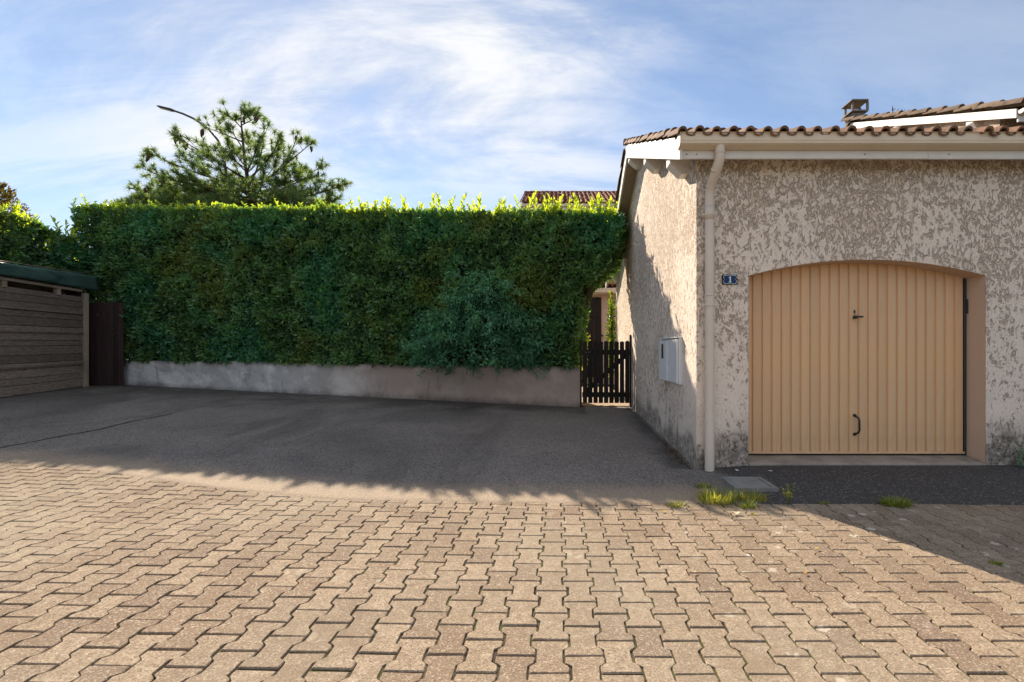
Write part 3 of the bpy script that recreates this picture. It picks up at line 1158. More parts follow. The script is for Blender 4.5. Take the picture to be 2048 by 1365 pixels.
# ------------------------------------------------------------------ soft shrub that pushes through the hedge over the low wall
def soft_shrub():
    c0 = P(962, 690, 9.75)
    root = empty('arching_shrub', (c0.x, c0.y, 0.98), 'soft feathery green shrub arching out of the hedge over the low wall', 'shrub')
    vv = []
    stems = MB()
    rs = random.Random(3)
    n_st = 190
    for k in range(n_st):
        # arching plume: starts near the middle, climbs, hangs outward
        a = rs.uniform(-1.0, 1.0)
        tip_x = 962 + a * 150 + rs.gauss(0, 10)
        env = 1 - abs(a) ** 1.6
        tip_y = 715 - env * rs.uniform(0.15, 1.0) * 178 - 8
        if rs.random() < 0.10:
            tip_y = 742 + rs.uniform(0, 14)
        tip = P(tip_x, tip_y, 9.50 + 0.10 * abs(a) - rs.uniform(0.10, 0.75) * (0.4 + env))
        if tip_y > 735:
            tip.y = WALL_A.y + (tip.x - WALL_A.x) * (WDIR.y / WDIR.x) - rs.uniform(0.06, 0.16)
        start = P(962 + a * 60, 735, 10.0)
        start.z = 1.0
        mid = (start + tip) / 2
        mid.z = max(start.z, tip.z) + rs.uniform(0.05, 0.35) * (0.5 + env)
        pts = []
        for i in range(9):
            t = i / 8
            pts.append(start * (1 - t) ** 2 + mid * 2 * t * (1 - t) + tip * t * t)
        stems.tube(pts, [0.010 * (1 - 0.8 * i / 8) for i in range(9)], 4, False)
        m = 46
        tt = np.random.default_rng(k).uniform(0.35, 1.0, m)
        pp = np.array([np.array(pts[0]) * (1 - t) ** 2 + np.array(mid) * 2 * t * (1 - t) + np.array(tip) * t * t for t in tt])
        pp += rng.normal(0, 0.035, (m, 3))
        d = np.array(pts[8] - pts[5])
        d = d / max(1e-6, np.linalg.norm(d))
        ax = d[None] * 0.7 + rng.normal(0, 0.55, (m, 3)) + np.array([0, -0.15, -0.15])
        fc = rng.normal(0, 0.5, (m, 3)) + np.array([0, -0.5, 0.8])
        ln = rng.uniform(0.05, 0.10, m)
        vv.append(leaves(pp, ax, fc, ln, ln * 0.30, np.clip(rng.normal(0.5, 0.28, m), 0, 1), np.clip((tt - 0.8) * 0.8, 0, 1) * (rs.random() > 0.75)))
    # inner mass
    m = 4200
    a = rng.uniform(-1, 1, m)
    hh = rng.random(m) ** 0.9
    env = 1 - np.abs(a) ** 1.8
    X = c0.x + a * 1.42
    Z = 0.98 + hh * env * 1.55
    Y = 9.55 - 0.42 * np.sqrt(np.maximum(0, 1 - hh ** 2)) * env + np.abs(a) * 0.15 + rng.normal(0, 0.05, m) + 0.10
    Y += (c0.x - X) * 0.0
    pp = np.stack([X, Y, Z], 1)
    cl = nz3(pp, 3.5, 9.0)
    pp[:, 1] -= cl * 0.22
    ax = rng.normal(0, 0.6, (m, 3)) + np.array([0, -0.25, -0.1])
    fc = rng.normal(0, 0.5, (m, 3)) + np.array([0, -0.8, 0.6])
    ln = rng.uniform(0.05, 0.10, m)
    vv.append(leaves(pp, ax, fc, ln, ln * 0.32, np.clip(0.4 + cl * 0.7 + rng.normal(0, 0.2, m), 0, 1)))
    f = obj('foliage', leaf_mesh('shrub_foliage', vv), SHRUBLEAF, root)
    tag(f, kind='stuff')
    stems.build('stems', TWIG, root)


soft_shrub()
# ------------------------------------------------------------------ roof tiles
TP = 0.166          # tile width
TLEN = 0.42
TEXP = 0.34


def tile_arrays(length=TLEN, width=TP, rise=0.066, thick=0.014, n=9):
    """one wavy clay tile: a round roll and a shallow pan; x across, y up the slope, z out of the roof"""
    sec = []
    for i in range(n):
        a = math.pi * i / (n - 1)
        sec.append((width * 0.30 - width * 0.30 * math.cos(a), rise * math.sin(a) ** 0.85 + 0.012))
    sec += [(width * 0.70, 0.004), (width * 0.85, 0.0), (width * 1.06, 0.010)]
    m = len(sec)
    vv = []
    for (y, sc, lift) in ((0, 1.0, 0.030), (length, 0.90, 0.0)):
        for x, z in sec:
            vv.append((x * sc, y, z * sc + lift))
        for x, z in sec:
            cx = width * 0.30
            inn = 1 - thick / 0.066 if x < width * 0.62 else 1
            vv.append((cx + (x - cx) * (inn if x < width * 0.62 else 1), y, (z * sc + lift) * inn - (0 if x < width * 0.62 else thick)))
    ff = []
    for i in range(m - 1):
        ff.append((i, i + 1, 2 * m + i + 1, 2 * m + i))                       # top
        ff.append((m + i, 3 * m + i, 3 * m + i + 1, m + i + 1))               # under side
        ff.append((i, m + i, m + i + 1, i + 1))                               # front edge
        ff.append((2 * m + i, 2 * m + i + 1, 3 * m + i + 1, 3 * m + i))
    ff.append((0, 2 * m, 3 * m, m))
    ff.append((m - 1, 2 * m - 1, 4 * m - 1, 3 * m - 1))
    return vv, ff


T_V, T_F = tile_arrays()


def tile_mesh(mat):
    me = bpy.data.meshes.new('tile')
    me.from_pydata(T_V, [], T_F)
    me.polygons.foreach_set('use_smooth', [True] * len(T_F))
    bm = bmesh.new()
    bm.from_mesh(me)
    bmesh.ops.recalc_face_normals(bm, faces=bm.faces)
    bm.to_mesh(me)
    bm.free()
    me.set_sharp_from_angle(angle=R(40))
    me.materials.append(mat)
    return me


def lay_roof(roof, origin, along, upslope, cols, rows, mat, mat_field, pick, rs, field_name='tile_field', scale=1.0):
    """tiles in a grid; those pick(c, r) says show are objects, the others one mesh"""
    X = Vector(along).normalized()
    U = Vector(upslope).normalized()
    N = X.cross(U).normalized()
    if N.z < 0:
        N = -N
    rot = Matrix((X, U, N)).transposed().to_4x4()
    src = tile_mesh(mat)
    fv, ff, fr = [], [], []
    inv = roof.matrix_world.inverted() if False else Matrix()
    for r_ in range(rows):
        for c in range(cols):
            p = Vector(origin) + X * (c * TP * scale) + U * (r_ * TEXP * scale)
            p += N * rs.gauss(0, 0.003) + U * rs.gauss(0, 0.008)
            tw = rs.gauss(0, 0.018)
            m = Matrix.Translation(p) @ rot @ Matrix.Rotation(tw, 4, 'Z') @ Matrix.Rotation(rs.gauss(0, 0.012), 4, 'X') @ Matrix.Scale(scale, 4)
            if pick(c, r_):
                o = bpy.data.objects.new('tile', src)
                o.matrix_world = m
                COL.objects.link(o)
                o.parent = roof
                o.matrix_basis = m
            else:
                b = len(fv)
                fv += [tuple(m @ Vector(v)) for v in T_V]
                ff += [tuple(b + i for i in f) for f in T_F]
                fr += [rs.random()] * len(T_V)
    if fv:
        me = bpy.data.meshes.new(field_name)
        me.from_pydata(fv, [], ff)
        me.polygons.foreach_set('use_smooth', [True] * len(ff))
        a = me.attributes.new('rnd', 'FLOAT', 'POINT')
        a.data.foreach_set('value', fr)
        me.update()
        me.set_sharp_from_angle(angle=R(40))
        o = obj(field_name, me, mat_field, None)
        o.parent = roof
        tag(o, kind='stuff')


def ridge_cap_mesh(mat, length=0.40, rad=0.085):
    mb = MB()
    n = 9
    for (y, s) in ((0, 1.0), (length, 0.9)):
        for rr in (rad, rad - 0.014):
            mb.v += [(rr * s * math.cos(math.pi * i / (n - 1)), y, rr * s * math.sin(math.pi * i / (n - 1))) for i in range(n)]
    for i in range(n - 1):
        for f in ((i, i + 1, 2 * n + i + 1, 2 * n + i), (n + i, 3 * n + i, 3 * n + i + 1, n + i + 1), (i, n + i, n + i + 1, i + 1),
                  (2 * n + i, 2 * n + i + 1, 3 * n + i + 1, 3 * n + i)):
            mb.f.append(f)
            mb.s.append(True)
    me = mb.mesh('ridge_tile')
    me.set_sharp_from_angle(angle=R(40))
    me.materials.append(mat)
    return me


def ridge_caps(roof, p, q, mat, step=0.34):
    """row of half-round caps from p to q, each overlapping the next"""
    me = ridge_cap_mesh(mat)
    p, q = Vector(p), Vector(q)
    d = (q - p).normalized()
    k = int((q - p).length / step)
    rot = d.to_track_quat('Y', 'Z').to_matrix().to_4x4()
    for i in range(k):
        o = bpy.data.objects.new('ridge_tile', me)
        o.parent = roof
        COL.objects.link(o)
        o.matrix_basis = Matrix.Translation(p + d * (i * step) + Vector((0, 0, 0.012 * (i % 2)))) @ rot


# ------------------------------------------------------------------ garage
GX, GY = 1.466, 5.03                  # front left corner of the garage
GBACK = 12.0
GRIGHT = 8.6
VX = 1.221                            # plane of the verge board
EY, EZ = 4.80, 3.447                  # front eave: verge board top
RY, RZ = 8.47, 4.955                  # ridge
BY, BZ = 12.25, 3.05                  # back eave
SLF = (RZ - EZ) / (RY - EY)
SLB = (BZ - RZ) / (BY - RY)


def roof_z(Y):
    return EZ + SLF * (Y - EY) if Y <= RY else RZ + SLB * (Y - RY)


garage = empty('garage', (GX, GY, 0.0), 'cream rendered garage with arched orange door, tiled roof and beige downpipe', 'garage')

OX0, OX1 = 2.016, 4.528               # door opening
SPR, APX = 2.085, 2.255               # spring and apex of the arch
DOORY = 5.25


def arch_z(x):
    c = (OX0 + OX1) / 2
    hw = (OX1 - OX0) / 2
    s = APX - SPR
    rad = (hw * hw + s * s) / (2 * s)
    return APX - rad + math.sqrt(max(0, rad * rad - (x - c) ** 2))


# front wall: a skin with the arched opening, tops follow under the roof
mb = MB()
ZT = roof_z(GY) - 0.06
NA = 28
ax_ = [OX0 + (OX1 - OX0) * i / NA for i in range(NA + 1)]
ZB = -0.15
for y, flip in ((GY, False),):
    mb.add([(GX, y, ZB), (OX0, y, ZB), (OX0, y, SPR), (OX0, y, ZT), (GX, y, ZT)], [(0, 1, 2, 3, 4)])
    mb.add([(OX1, y, ZB), (GRIGHT, y, ZB), (GRIGHT, y, ZT), (OX1, y, ZT), (OX1, y, SPR)], [(0, 1, 2, 3, 4)])
    for i in range(NA):
        mb.add([(ax_[i], y, arch_z(ax_[i])), (ax_[i + 1], y, arch_z(ax_[i + 1])), (ax_[i + 1], y, ZT), (ax_[i], y, ZT)], [(0, 1, 2, 3)])
fw = bpy.data.objects.new('front_wall', None)
me = bpy.data.meshes.new('front_wall')
me.from_pydata(mb.v, [], mb.f)
bm = bmesh.new()
bm.from_mesh(me)
bmesh.ops.remove_doubles(bm, verts=bm.verts, dist=1e-5)
for f in bm.faces:
    if f.normal.y > 0:
        f.normal_flip()
bm.to_mesh(me)
bm.free()
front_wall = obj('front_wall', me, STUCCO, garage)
# smooth reveal of the opening
mb = MB()
D0 = GY + 0.0
D1 = DOORY + 0.07
rv = [(OX0, ZB)] + [(x, arch_z(x)) for x in ax_] + [(OX1, ZB)]
for (a, b_) in zip(rv[:-1], rv[1:]):
    mb.add([(a[0], D0 + 0.002, a[1]), (b_[0], D0 + 0.002, b_[1]), (b_[0], D1, b_[1]), (a[0], D1, a[1])], [(0, 1, 2, 3)])
obj('reveal', mb.mesh('reveal', False), SMOOTH_RENDER, garage)
# left wall with its gable
mb = MB()
poly = [(GY, ZB), (GBACK, ZB), (GBACK, roof_z(GBACK) - 0.05), (RY, RZ - 0.05), (GY, roof_z(GY) - 0.06)]
mb.prism(poly, 'x', GX, GX + 0.2)
# leave out the face that would lie in the plane of the front wall
mb.f = [f for f in mb.f if not all(abs(mb.v[i][1] - GY) < 1e-6 for i in f)]
mb.s = mb.s[:len(mb.f)]
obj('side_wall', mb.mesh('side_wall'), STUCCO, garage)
mb = MB()
mb.prism(poly, 'x', GRIGHT - 0.2, GRIGHT)
mb.f = [f for f in mb.f if not all(abs(mb.v[i][1] - GY) < 1e-6 for i in f)]
mb.s = mb.s[:len(mb.f)]
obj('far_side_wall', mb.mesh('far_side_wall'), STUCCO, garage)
mb = MB().box((GX + 0.2, GBACK - 0.2, ZB), (GRIGHT - 0.2, GBACK - 0.002, roof_z(GBACK) - 0.05))
mb.build('back_wall', STUCCO, garage)
# threshold
MB().prism([(GY - 0.012, -0.05), (DOORY + 0.25, -0.05), (DOORY + 0.25, 0.132), (DOORY, 0.130), (GY + 0.02, 0.108), (GY - 0.012, 0.092)], 'x', OX0 + 0.004, OX1 - 0.004).build('threshold', CONCRETE, garage, 0.008)

# the door: ribbed steel slats on a leaf, rail below, dark frame at the side
door = MB().box((OX0 - 0.12, DOORY + 0.03, 0.15), (4.497, DOORY + 0.06, 2.40)).build('garage_door', DOORM, garage)
SP = 0.1067
sx = 4.494 - SP * 23
slat_n = 23
prof = [(0.0, 0.020), (0.007, 0.020), (0.013, 0.001), (0.018, 0.0), (SP - 0.040, 0.0), (SP - 0.034, 0.008), (SP - 0.016, 0.008), (SP - 0.010, 0.009), (SP - 0.004, 0.020), (SP, 0.020)]
sm = MB()
n = len(prof)
sm.v = [(x, y, 0.175) for x, y in prof] + [(x, y, 2.38) for x, y in prof]
sm.f = [(i, i + 1, n + i + 1, n + i) for i in range(n - 1)]
sm.s = [False] * (n - 1)
slat_me = sm.mesh('slat', False)
slat_me.materials.append(DOORM)
for i in range(slat_n):
    o = bpy.data.objects.new('slat', slat_me)
    COL.objects.link(o)
    o.parent = door
    o.matrix_parent_inverse = Matrix.Identity(4)
    o.location = (sx + i * SP, DOORY + 0.002 + (0.0008 if i % 3 else 0.0), 0)
r_ = MB().box((OX0 - 0.10, DOORY - 0.004, 0.150), (4.494, DOORY + 0.029, 0.1745)).build('bottom_rail', DOORM, None, 0.004)
r_.parent = door
# lock plate, T handle and pull handle
dx = (1709 - 1116) * DOORY / FPX


def dz_(y):
    return CAMZ + (700 - y) * DOORY / FPX


kh = MB()
kh.tube([(dx, DOORY + 0.004, dz_(622)), (dx, DOORY - 0.006, dz_(622))], 0.008, 10)
kh.prism([(dx - 0.011, dz_(626.5)), (dx + 0.011, dz_(626.5)), (dx + 0.005, dz_(621)), (dx - 0.005, dz_(621))], 'y', DOORY - 0.005, DOORY + 0.003)
o = kh.build('keyhole_cover', BLACKM, None)
o.parent = door
kb = MB().tube([(dx, DOORY + 0.004, dz_(629.5)), (dx, DOORY - 0.004, dz_(629.5))], 0.007, 8).build('rivet', mat_plain('rivet', (0.2, 0.13, 0.08), 0.5), None)
kb.parent = door
hd = MB()
hd.tube([(dx - 0.004, DOORY + 0.004, dz_(635)), (dx - 0.004, DOORY - 0.045, dz_(635))], 0.018, 12)
hd.bar((dx - 0.012, DOORY - 0.046, dz_(634.5)), (dx + 0.066, DOORY - 0.046, dz_(634.5)), 0.022, 0.019)
o = hd.build('turn_handle', BLACKM, None, 0.005)
o.parent = door
ph = MB()
hx = dx
zt_, zb_ = dz_(833), dz_(867)
ph.tube([(hx, DOORY + 0.003, zt_ + 0.01), (hx, DOORY - 0.012, zt_ + 0.01)], 0.017, 10)
ph.tube([(hx, DOORY + 0.003, zb_ - 0.01), (hx, DOORY - 0.012, zb_ - 0.01)], 0.017, 10)
ph.tube([(hx, DOORY - 0.008, zt_ + 0.004), (hx + 0.014, DOORY - 0.045, zt_ - 0.012), (hx + 0.020, DOORY - 0.055, zt_ - 0.04), (hx + 0.020, DOORY - 0.055, zb_ + 0.04),
         (hx + 0.014, DOORY - 0.045, zb_ + 0.012), (hx, DOORY - 0.008, zb_ - 0.004)], 0.0105, 8)
o = ph.build('pull_handle', BLACKM, None)
o.parent = door
fr = MB()
fr.box((4.502, DOORY + 0.010, 0.133), (4.526, DOORY + 0.10, 2.11))
fr.box((4.516, DOORY - 0.012, 1.70), (4.5265, DOORY + 0.009, 1.86))
o = fr.build('door_frame', FRAME_STEEL, garage, 0.003)
# dark sheet for the shaded inside, seen in the gaps round the door
MB().box((OX0 - 0.2, DOORY + 0.12, 0.10), (OX1 + 0.2, DOORY + 0.14, 2.5)).build('dark_backing', TWIG, garage)

# white boards under the roof edge
MB().prism([(EY - 0.0, 3.232), (EY + 0.028, 3.232), (EY + 0.028, 3.43), (EY, 3.42)], 'x', VX + 0.032, 3.74).build('fascia_board', WHITE, garage, 0.003)
MB().prism([(EY - 0.0, 3.230), (EY + 0.028, 3.230), (EY + 0.028, 3.43), (EY, 3.42)], 'x', 3.743, GRIGHT + 0.24).build('fascia_board', WHITE, garage, 0.003)
for xx in (1.30, 1.40, 3.1, 3.95, 5.6):
    MB().tube([(xx, EY - 0.004, 3.275), (xx, EY + 0.003, 3.275)], 0.008, 8).build('screw_head', CONCRETE, garage)


def bargeboard(y0, z0, y1, z1, hb0, hb1):
    return MB().prism([(y0, z0 - hb0), (y1, z1 - hb1), (y1, z1), (y0, z0)], 'x', VX, VX + 0.028)


bargeboard(EY - 0.03, EZ - 0.012, RY - 0.003, RZ, 0.225, 0.235).build('bargeboard', WHITE, garage, 0.003)
bargeboard(RY + 0.003, RZ, BY, BZ, 0.235, 0.21).build('bargeboard', WHITE, garage, 0.003)
# purlin ends that carry the verge, cut to a slant
for (py, w, hh) in ((5.40, 0.17, 0.21), (6.85, 0.17, 0.21), (8.40, 0.17, 0.20), (10.0, 0.16, 0.20), (11.55, 0.18, 0.22)):
    zt = roof_z(py) - 0.215
    if py > RY:
        zt -= 0.01
    pts = [(VX + 0.03, zt), (GX + 0.05, zt), (GX + 0.05, zt - hh), (GX - 0.085, zt - hh), (VX + 0.03, zt - hh * 0.42)]
    MB().prism(pts, 'y', py - w / 2, py + w / 2).build('purlin', WHITE, garage, 0.004)
# boards under the verge
mb = MB()
mb.prism([(EY + 0.03, roof_z(EY + 0.03) - 0.045), (RY, RZ - 0.045), (RY, RZ - 0.02), (EY + 0.03, roof_z(EY + 0.03) - 0.02)], 'x', VX + 0.03, GRIGHT + 0.2)
mb.prism([(RY, RZ - 0.045), (BY, BZ - 0.045), (BY, BZ - 0.02), (RY, RZ - 0.02)], 'x', VX + 0.03, GRIGHT + 0.2)
roof = mb.build('roof', mat_wood('roof_deck', (0.50, 0.42, 0.32), (0.42, 0.34, 0.25), 'y', 0.7, False), garage)
grs = random.Random(9)
NC = 45
UF = (0, 1, SLF)
cols_n = 46
# tile grid: origin at the lower left corner of the front slope
sl = math.sqrt(1 + SLF * SLF)
rows_f = 12
org = (VX - 0.045, EY - 0.115, roof_z(EY - 0.115) - 0.006)
lay_roof(roof, org, (1, 0, 0), UF, cols_n, rows_f, TILE, TILE_FIELD, lambda c, r_: r_ < 2 or c < 2, grs)
slb = math.sqrt(1 + SLB * SLB)
lay_roof(roof, (VX - 0.045, BY + 0.08, BZ - 0.03), (1, 0, 0), (0, -1, -SLB), cols_n, 12, TILE, TILE_FIELD, lambda c, r_: c < 1, grs, 'tile_field')
ridge_caps(roof, (VX - 0.05, RY, RZ + 0.02), (GRIGHT + 0.3, RY, RZ + 0.02), TILE)

# gutter with its moulded front, end cap and pipe
gp_ = [(4.672, 3.446), (4.684, 3.452), (4.690, 3.444), (4.688, 3.372), (4.694, 3.362), (4.684, 3.352), (4.686, 3.340), (4.706, 3.328), (4.765, 3.312), (4.792, 3.312),
       (4.792, 3.455), (4.786, 3.455), (4.786, 3.320), (4.768, 3.320), (4.712, 3.336), (4.700, 3.346), (4.700, 3.44)]
gp_ = [(y - 0.0, z) for y, z in gp_]
mb = MB().prism(gp_, 'x', 1.212, GRIGHT + 0.25)
gutter = mb.build('gutter', GUTTER, garage)
cap = MB().prism([(4.680, 3.45), (4.682, 3.345), (4.706, 3.322), (4.79, 3.308), (4.79, 3.458)], 'x', 1.204, 1.2105).build('end_cap', GUTTER, None)
cap.parent = gutter
PXc, PYc = 1.582, 4.958
path = [(1.617, 4.742, 3.34), (1.617, 4.742, 3.25), (1.616, 4.745, 3.215), (1.612, 4.760, 3.18), (1.604, 4.80, 3.125), (1.592, 4.885, 3.045), (1.585, 4.930, 3.00), (1.582, 4.950, 2.96), (PXc, PYc, 2.92), (PXc, PYc, 2.8)]
mb = MB().tube(path, 0.0485, 20, False)
mb.tube([(PXc, PYc, 2.80), (PXc, PYc, 0.02), (PXc, PYc, -0.03)], 0.0485, 20, False)
pipe = mb.build('downpipe', PIPE, garage)
for z0_, z1_, rr in ((2.655, 2.80, 0.0515), (3.255, 3.265, 0.052), (1.86, 1.875, 0.0515)):
    if z0_ > 3:
        m_ = MB().tube([(1.617, 4.742, z0_), (1.617, 4.742, z1_)], rr, 20)
    else:
        m_ = MB().tube([(PXc, PYc, z0_), (PXc, PYc, z1_)], rr, 20)
    o = m_.build('sleeve', PIPE, None)
    o.parent = pipe
for a_, b_ in (((1.603, 4.803, 3.128), (1.6005, 4.818, 3.114)), ((1.5855, 4.925, 3.006), (1.584, 4.937, 2.995))):
    o = MB().tube([a_, b_], 0.052, 20).build('sleeve', PIPE, None)
    o.parent = pipe
for yb in (430, 611):
    zc = CAMZ + (700 - yb) * PYc / FPX
    m_ = MB().tube([(PXc, PYc, zc - 0.011), (PXc, PYc, zc + 0.011)], 0.056, 20)
    m_.box((PXc - 0.078, PYc - 0.005, zc - 0.010), (PXc + 0.078, PYc + 0.006, zc + 0.010))
    m_.box((PXc - 0.010, PYc + 0.04, zc - 0.009), (PXc + 0.010, GY + 0.02, zc + 0.009))
    o = m_.build('bracket', PIPE, None, 0.002)
    o.parent = pipe

# ------------------------------------------------------------------ number plate
pc = P(1458.5, 560, GY)
plate = empty('house_number_plate', (pc.x, GY - 0.012, pc.z), 'small blue enamel house number plate reading 1 beside the garage door', 'number plate')
PWd, PHt = 0.158, 0.102
MB().box((pc.x - PWd / 2, GY - 0.020, pc.z - PHt / 2), (pc.x + PWd / 2, GY - 0.004, pc.z + PHt / 2)).build('backing', mat_plain('enamel_navy', (0.006, 0.008, 0.02), 0.5, 0.2, 0.2), plate, 0.003)


def plate_outline(s):
    w, h = PWd / 2 - 0.012 * s, PHt / 2 - 0.011 * s
    q = [(w * 0.78, h), (w * 0.92, h * 0.82), (w * 0.97, h * 0.55), (w * 0.95, h * 0.22), (w * 0.84, h * 0.10), (w * 0.80, 0)]
    right = q + [(x, -y) for x, y in reversed(q[:-1])]
    left = [(-x, -y) for x, y in right]
    return right + left


def flat_poly(pts, y):
    return [(pc.x + x, y, pc.z + z) for x, z in pts]


o1, o2 = plate_outline(0.55), plate_outline(0.86)
n = len(o1)
MB().add(flat_poly(o2, GY - 0.0215), [tuple(range(n))]).build('blue_field', mat_plain('enamel_blue', (0.012, 0.045, 0.115), 0.5, 0.2, 0.2), plate)
MB().add(flat_poly(o1, GY - 0.0222) + flat_poly(o2, GY - 0.0222), [(i, (i + 1) % n, n + (i + 1) % n, n + i) for i in range(n)]).build('white_border', mat_plain('enamel_white', (0.72, 0.77, 0.80), 0.25, 0.5, 0.15), plate)
d1 = [(-0.0155, -0.031), (0.0155, -0.031), (0.0155, -0.026), (0.0085, -0.0225), (0.0085, 0.031), (0.0005, 0.031), (-0.0145, 0.021), (-0.0125, 0.0165), (-0.004, 0.0185), (-0.004, -0.0225), (-0.0155, -0.026)]
MB().prism([(pc.x + x, pc.z + z) for x, z in d1], 'y', GY - 0.0235, GY - 0.0212).build('digit', mat_plain('enamel_digit', (0.76, 0.80, 0.82), 0.25, 0.5, 0.1), plate)

# ------------------------------------------------------------------ meter cabinets on the side wall
MX = 1.405


def cab_z(y, Y):
    return CAMZ + (700 - y) * Y / FPX


cz0, cz1 = 0.885, 1.425
meter = empty('meter_cabinet', (GX, 5.9, cz0), 'white double meter cabinet fixed to the side wall of the garage', 'meter cabinet')
MB().box((MX + 0.02, 5.60, cz0), (GX + 0.02, 6.53, cz1 + 0.015)).build('casing', PLASTIC, meter, 0.01)
MB().box((MX - 0.004, 5.612, cz0 + 0.015), (MX + 0.019, 6.05, cz1)).build('door', PLASTIC, meter, 0.008)
dr = MB().box((MX - 0.018, 6.07, cz0 + 0.015), (MX + 0.019, 6.52, cz1 - 0.01)).build('door', PLASTIC, meter, 0.008)
w_ = MB().box((MX - 0.0215, 6.25, 1.185), (MX - 0.017, 6.36, 1.375)).build('window', DARKGLASS, None, 0.002)
w_.parent = dr
w_.matrix_parent_inverse = Matrix.Translation(-meter.location) if False else Matrix.Identity(4)
MB().box((MX - 0.012, 5.595, cz1 + 0.016), (GX + 0.01, 6.535, cz1 + 0.028)).build('rain_lip', PLASTIC, meter, 0.003)

# ------------------------------------------------------------------ picket gate
GTY = 9.5
gz0 = gz(1.0, GTY)
gate = empty('picket_gate', (0.96, GTY, gz0), 'dark brown wooden picket garden gate between hedge and garage', 'gate')
x0, x1 = 0.485, 1.43
gt = 1.475


def picket(cx, w, zb, zt, th, y):
    pts = [(cx - w / 2, zb), (cx + w / 2, zb), (cx + w / 2, zt - w * 0.35)]
    for i in range(1, 6):
        a = math.pi * i / 6
        pts.append((cx + w / 2 * math.cos(a), zt - w * 0.35 + w * 0.35 * math.sin(a)))
    pts.append((cx - w / 2, zt - w * 0.35))
    return MB().prism(pts, 'y', y, y + th)


NPK = 9
for i in range(NPK):
    cx = x0 + 0.055 + i * (x1 - x0 - 0.10) / (NPK - 1)
    picket(cx, 0.087, gz0 + 0.085, gt + 0.006 * math.sin(i * 1.7), 0.02, GTY - 0.012).build('picket', GATEWOOD, gate, 0.003)
MB().box((x0, GTY + 0.010, 1.20), (x1, GTY + 0.045, 1.30)).build('rail', GATEWOOD, gate, 0.004)
MB().box((x0, GTY + 0.010, gz0 + 0.20), (x1, GTY + 0.045, gz0 + 0.30)).build('rail', GATEWOOD, gate, 0.004)
MB().bar((x0 + 0.06, GTY + 0.029, gz0 + 0.30), (x1 - 0.06, GTY + 0.029, 1.20), 0.034, 0.085).build('brace', GATEWOOD, gate, 0.004)
MB().box((x1 + 0.003, GTY - 0.03, gz0 - 0.1), (x1 + 0.031, GTY + 0.05, 1.60)).build('post', GATEWOOD, gate, 0.006)
MB().box((x0 - 0.045, GTY - 0.03, gz0 - 0.1), (x0 - 0.012, GTY + 0.05, 1.50)).build('post', GATEWOOD, gate, 0.006)
MB().box((x0 + 0.05, GTY - 0.024, 1.235), (x0 + 0.16, GTY - 0.0125, 1.265)).build('latch', BLACKM, gate, 0.002)
# ------------------------------------------------------------------ timber shed on the left, under a green tarpaulin
SA = Vector((-11.40, 11.4, 0))         # far end at the hedge
SB = Vector((-10.05, 4.9, 0))          # near end, outside the picture
SD = (SB - SA).normalized()
SN = Vector((-SD.y, SD.x, 0))
if SN.x < 0:
    SN = -SN
shed = empty('timber_shed', (SA.x, SA.y, gz(SA.x, SA.y)), 'weathered timber shed wall of horizontal planks under a green tarpaulin', 'shed')


def on_shed(s, z, out=0.0):
    p = SA + SD * s + SN * out
    return Vector((p.x, p.y, z))


def shed_base(s):
    p = SA + SD * s
    return gz(p.x, p.y)


SL = (SB - SA).length
NPL = 9
shed_top = 2.565
prs2 = random.Random(31)
zb0 = 0.0
hts = [0.20, 0.14, 0.17, 0.13, 0.16, 0.19, 0.12, 0.16, 0.14, 0.18, 0.13, 0.17, 0.15, 0.12]
tot = sum(hts)
acc = 0.0
for i, h in enumerate(hts):
    f0, f1 = acc / tot, (acc + h) / tot
    acc += h
    mb = MB()
    lean = 0.003 + 0.006 * prs2.random()
    vv = []
    for s in (0.03, SL):
        b = shed_base(s) + 0.015
        z0, z1 = b + (shed_top - b) * f0 + 0.004, b + (shed_top - b) * f1 - 0.004
        for (o_, z) in ((0.0, z0), (lean, z0), (lean * 0.35, z1), (0.0, z1)):
            vv.append(on_shed(s, z, 0.02 + o_ if o_ else 0.0))
    mb.add(vv, [(0, 1, 2, 3), (7, 6, 5, 4), (1, 5, 6, 2), (0, 4, 5, 1), (3, 2, 6, 7), (0, 3, 7, 4)])
    mb.build('plank', PLANK, shed, 0.004)
for zf in (0.81, 0.595, 0.26):       # battens between the wider boards
    vv = []
    for s in (0.04, SL):
        b = shed_base(s) + 0.015
        z = b + (shed_top - b) * zf
        for (o_, dz) in ((0.02, -0.018), (0.045, -0.018), (0.045, 0.018), (0.02, 0.018)):
            vv.append(on_shed(s, z + dz, o_))
    MB().add(vv, [(0, 1, 2, 3), (7, 6, 5, 4), (1, 5, 6, 2), (0, 4, 5, 1), (3, 2, 6, 7), (0, 3, 7, 4)]).build('batten', PLANK, shed, 0.003)
MB().bar(on_shed(-0.02, shed_base(0) - 0.03, 0.03), on_shed(-0.02, 2.66, 0.03), 0.10, 0.09).build('corner_post', POSTW, shed, 0.006)
for s in (0.75, 2.05, 3.35, 4.7, 5.9):
    MB().bar(on_shed(s, shed_top - 0.03, 0.0), on_shed(s, 2.71, 0.0), 0.09, 0.09).build('stud', POSTW, shed, 0.005)
vv = []
MB().bar(on_shed(0.1, 2.705, 0.035), on_shed(SL, 2.705, 0.035), 0.05, 0.06).build('top_plate', POSTW, shed, 0.004)
MB().bar(on_shed(-0.1, 2.60, -0.35), on_shed(SL, 2.60, -0.35), 0.03, 0.60).build('inner_board', PLANK, shed)
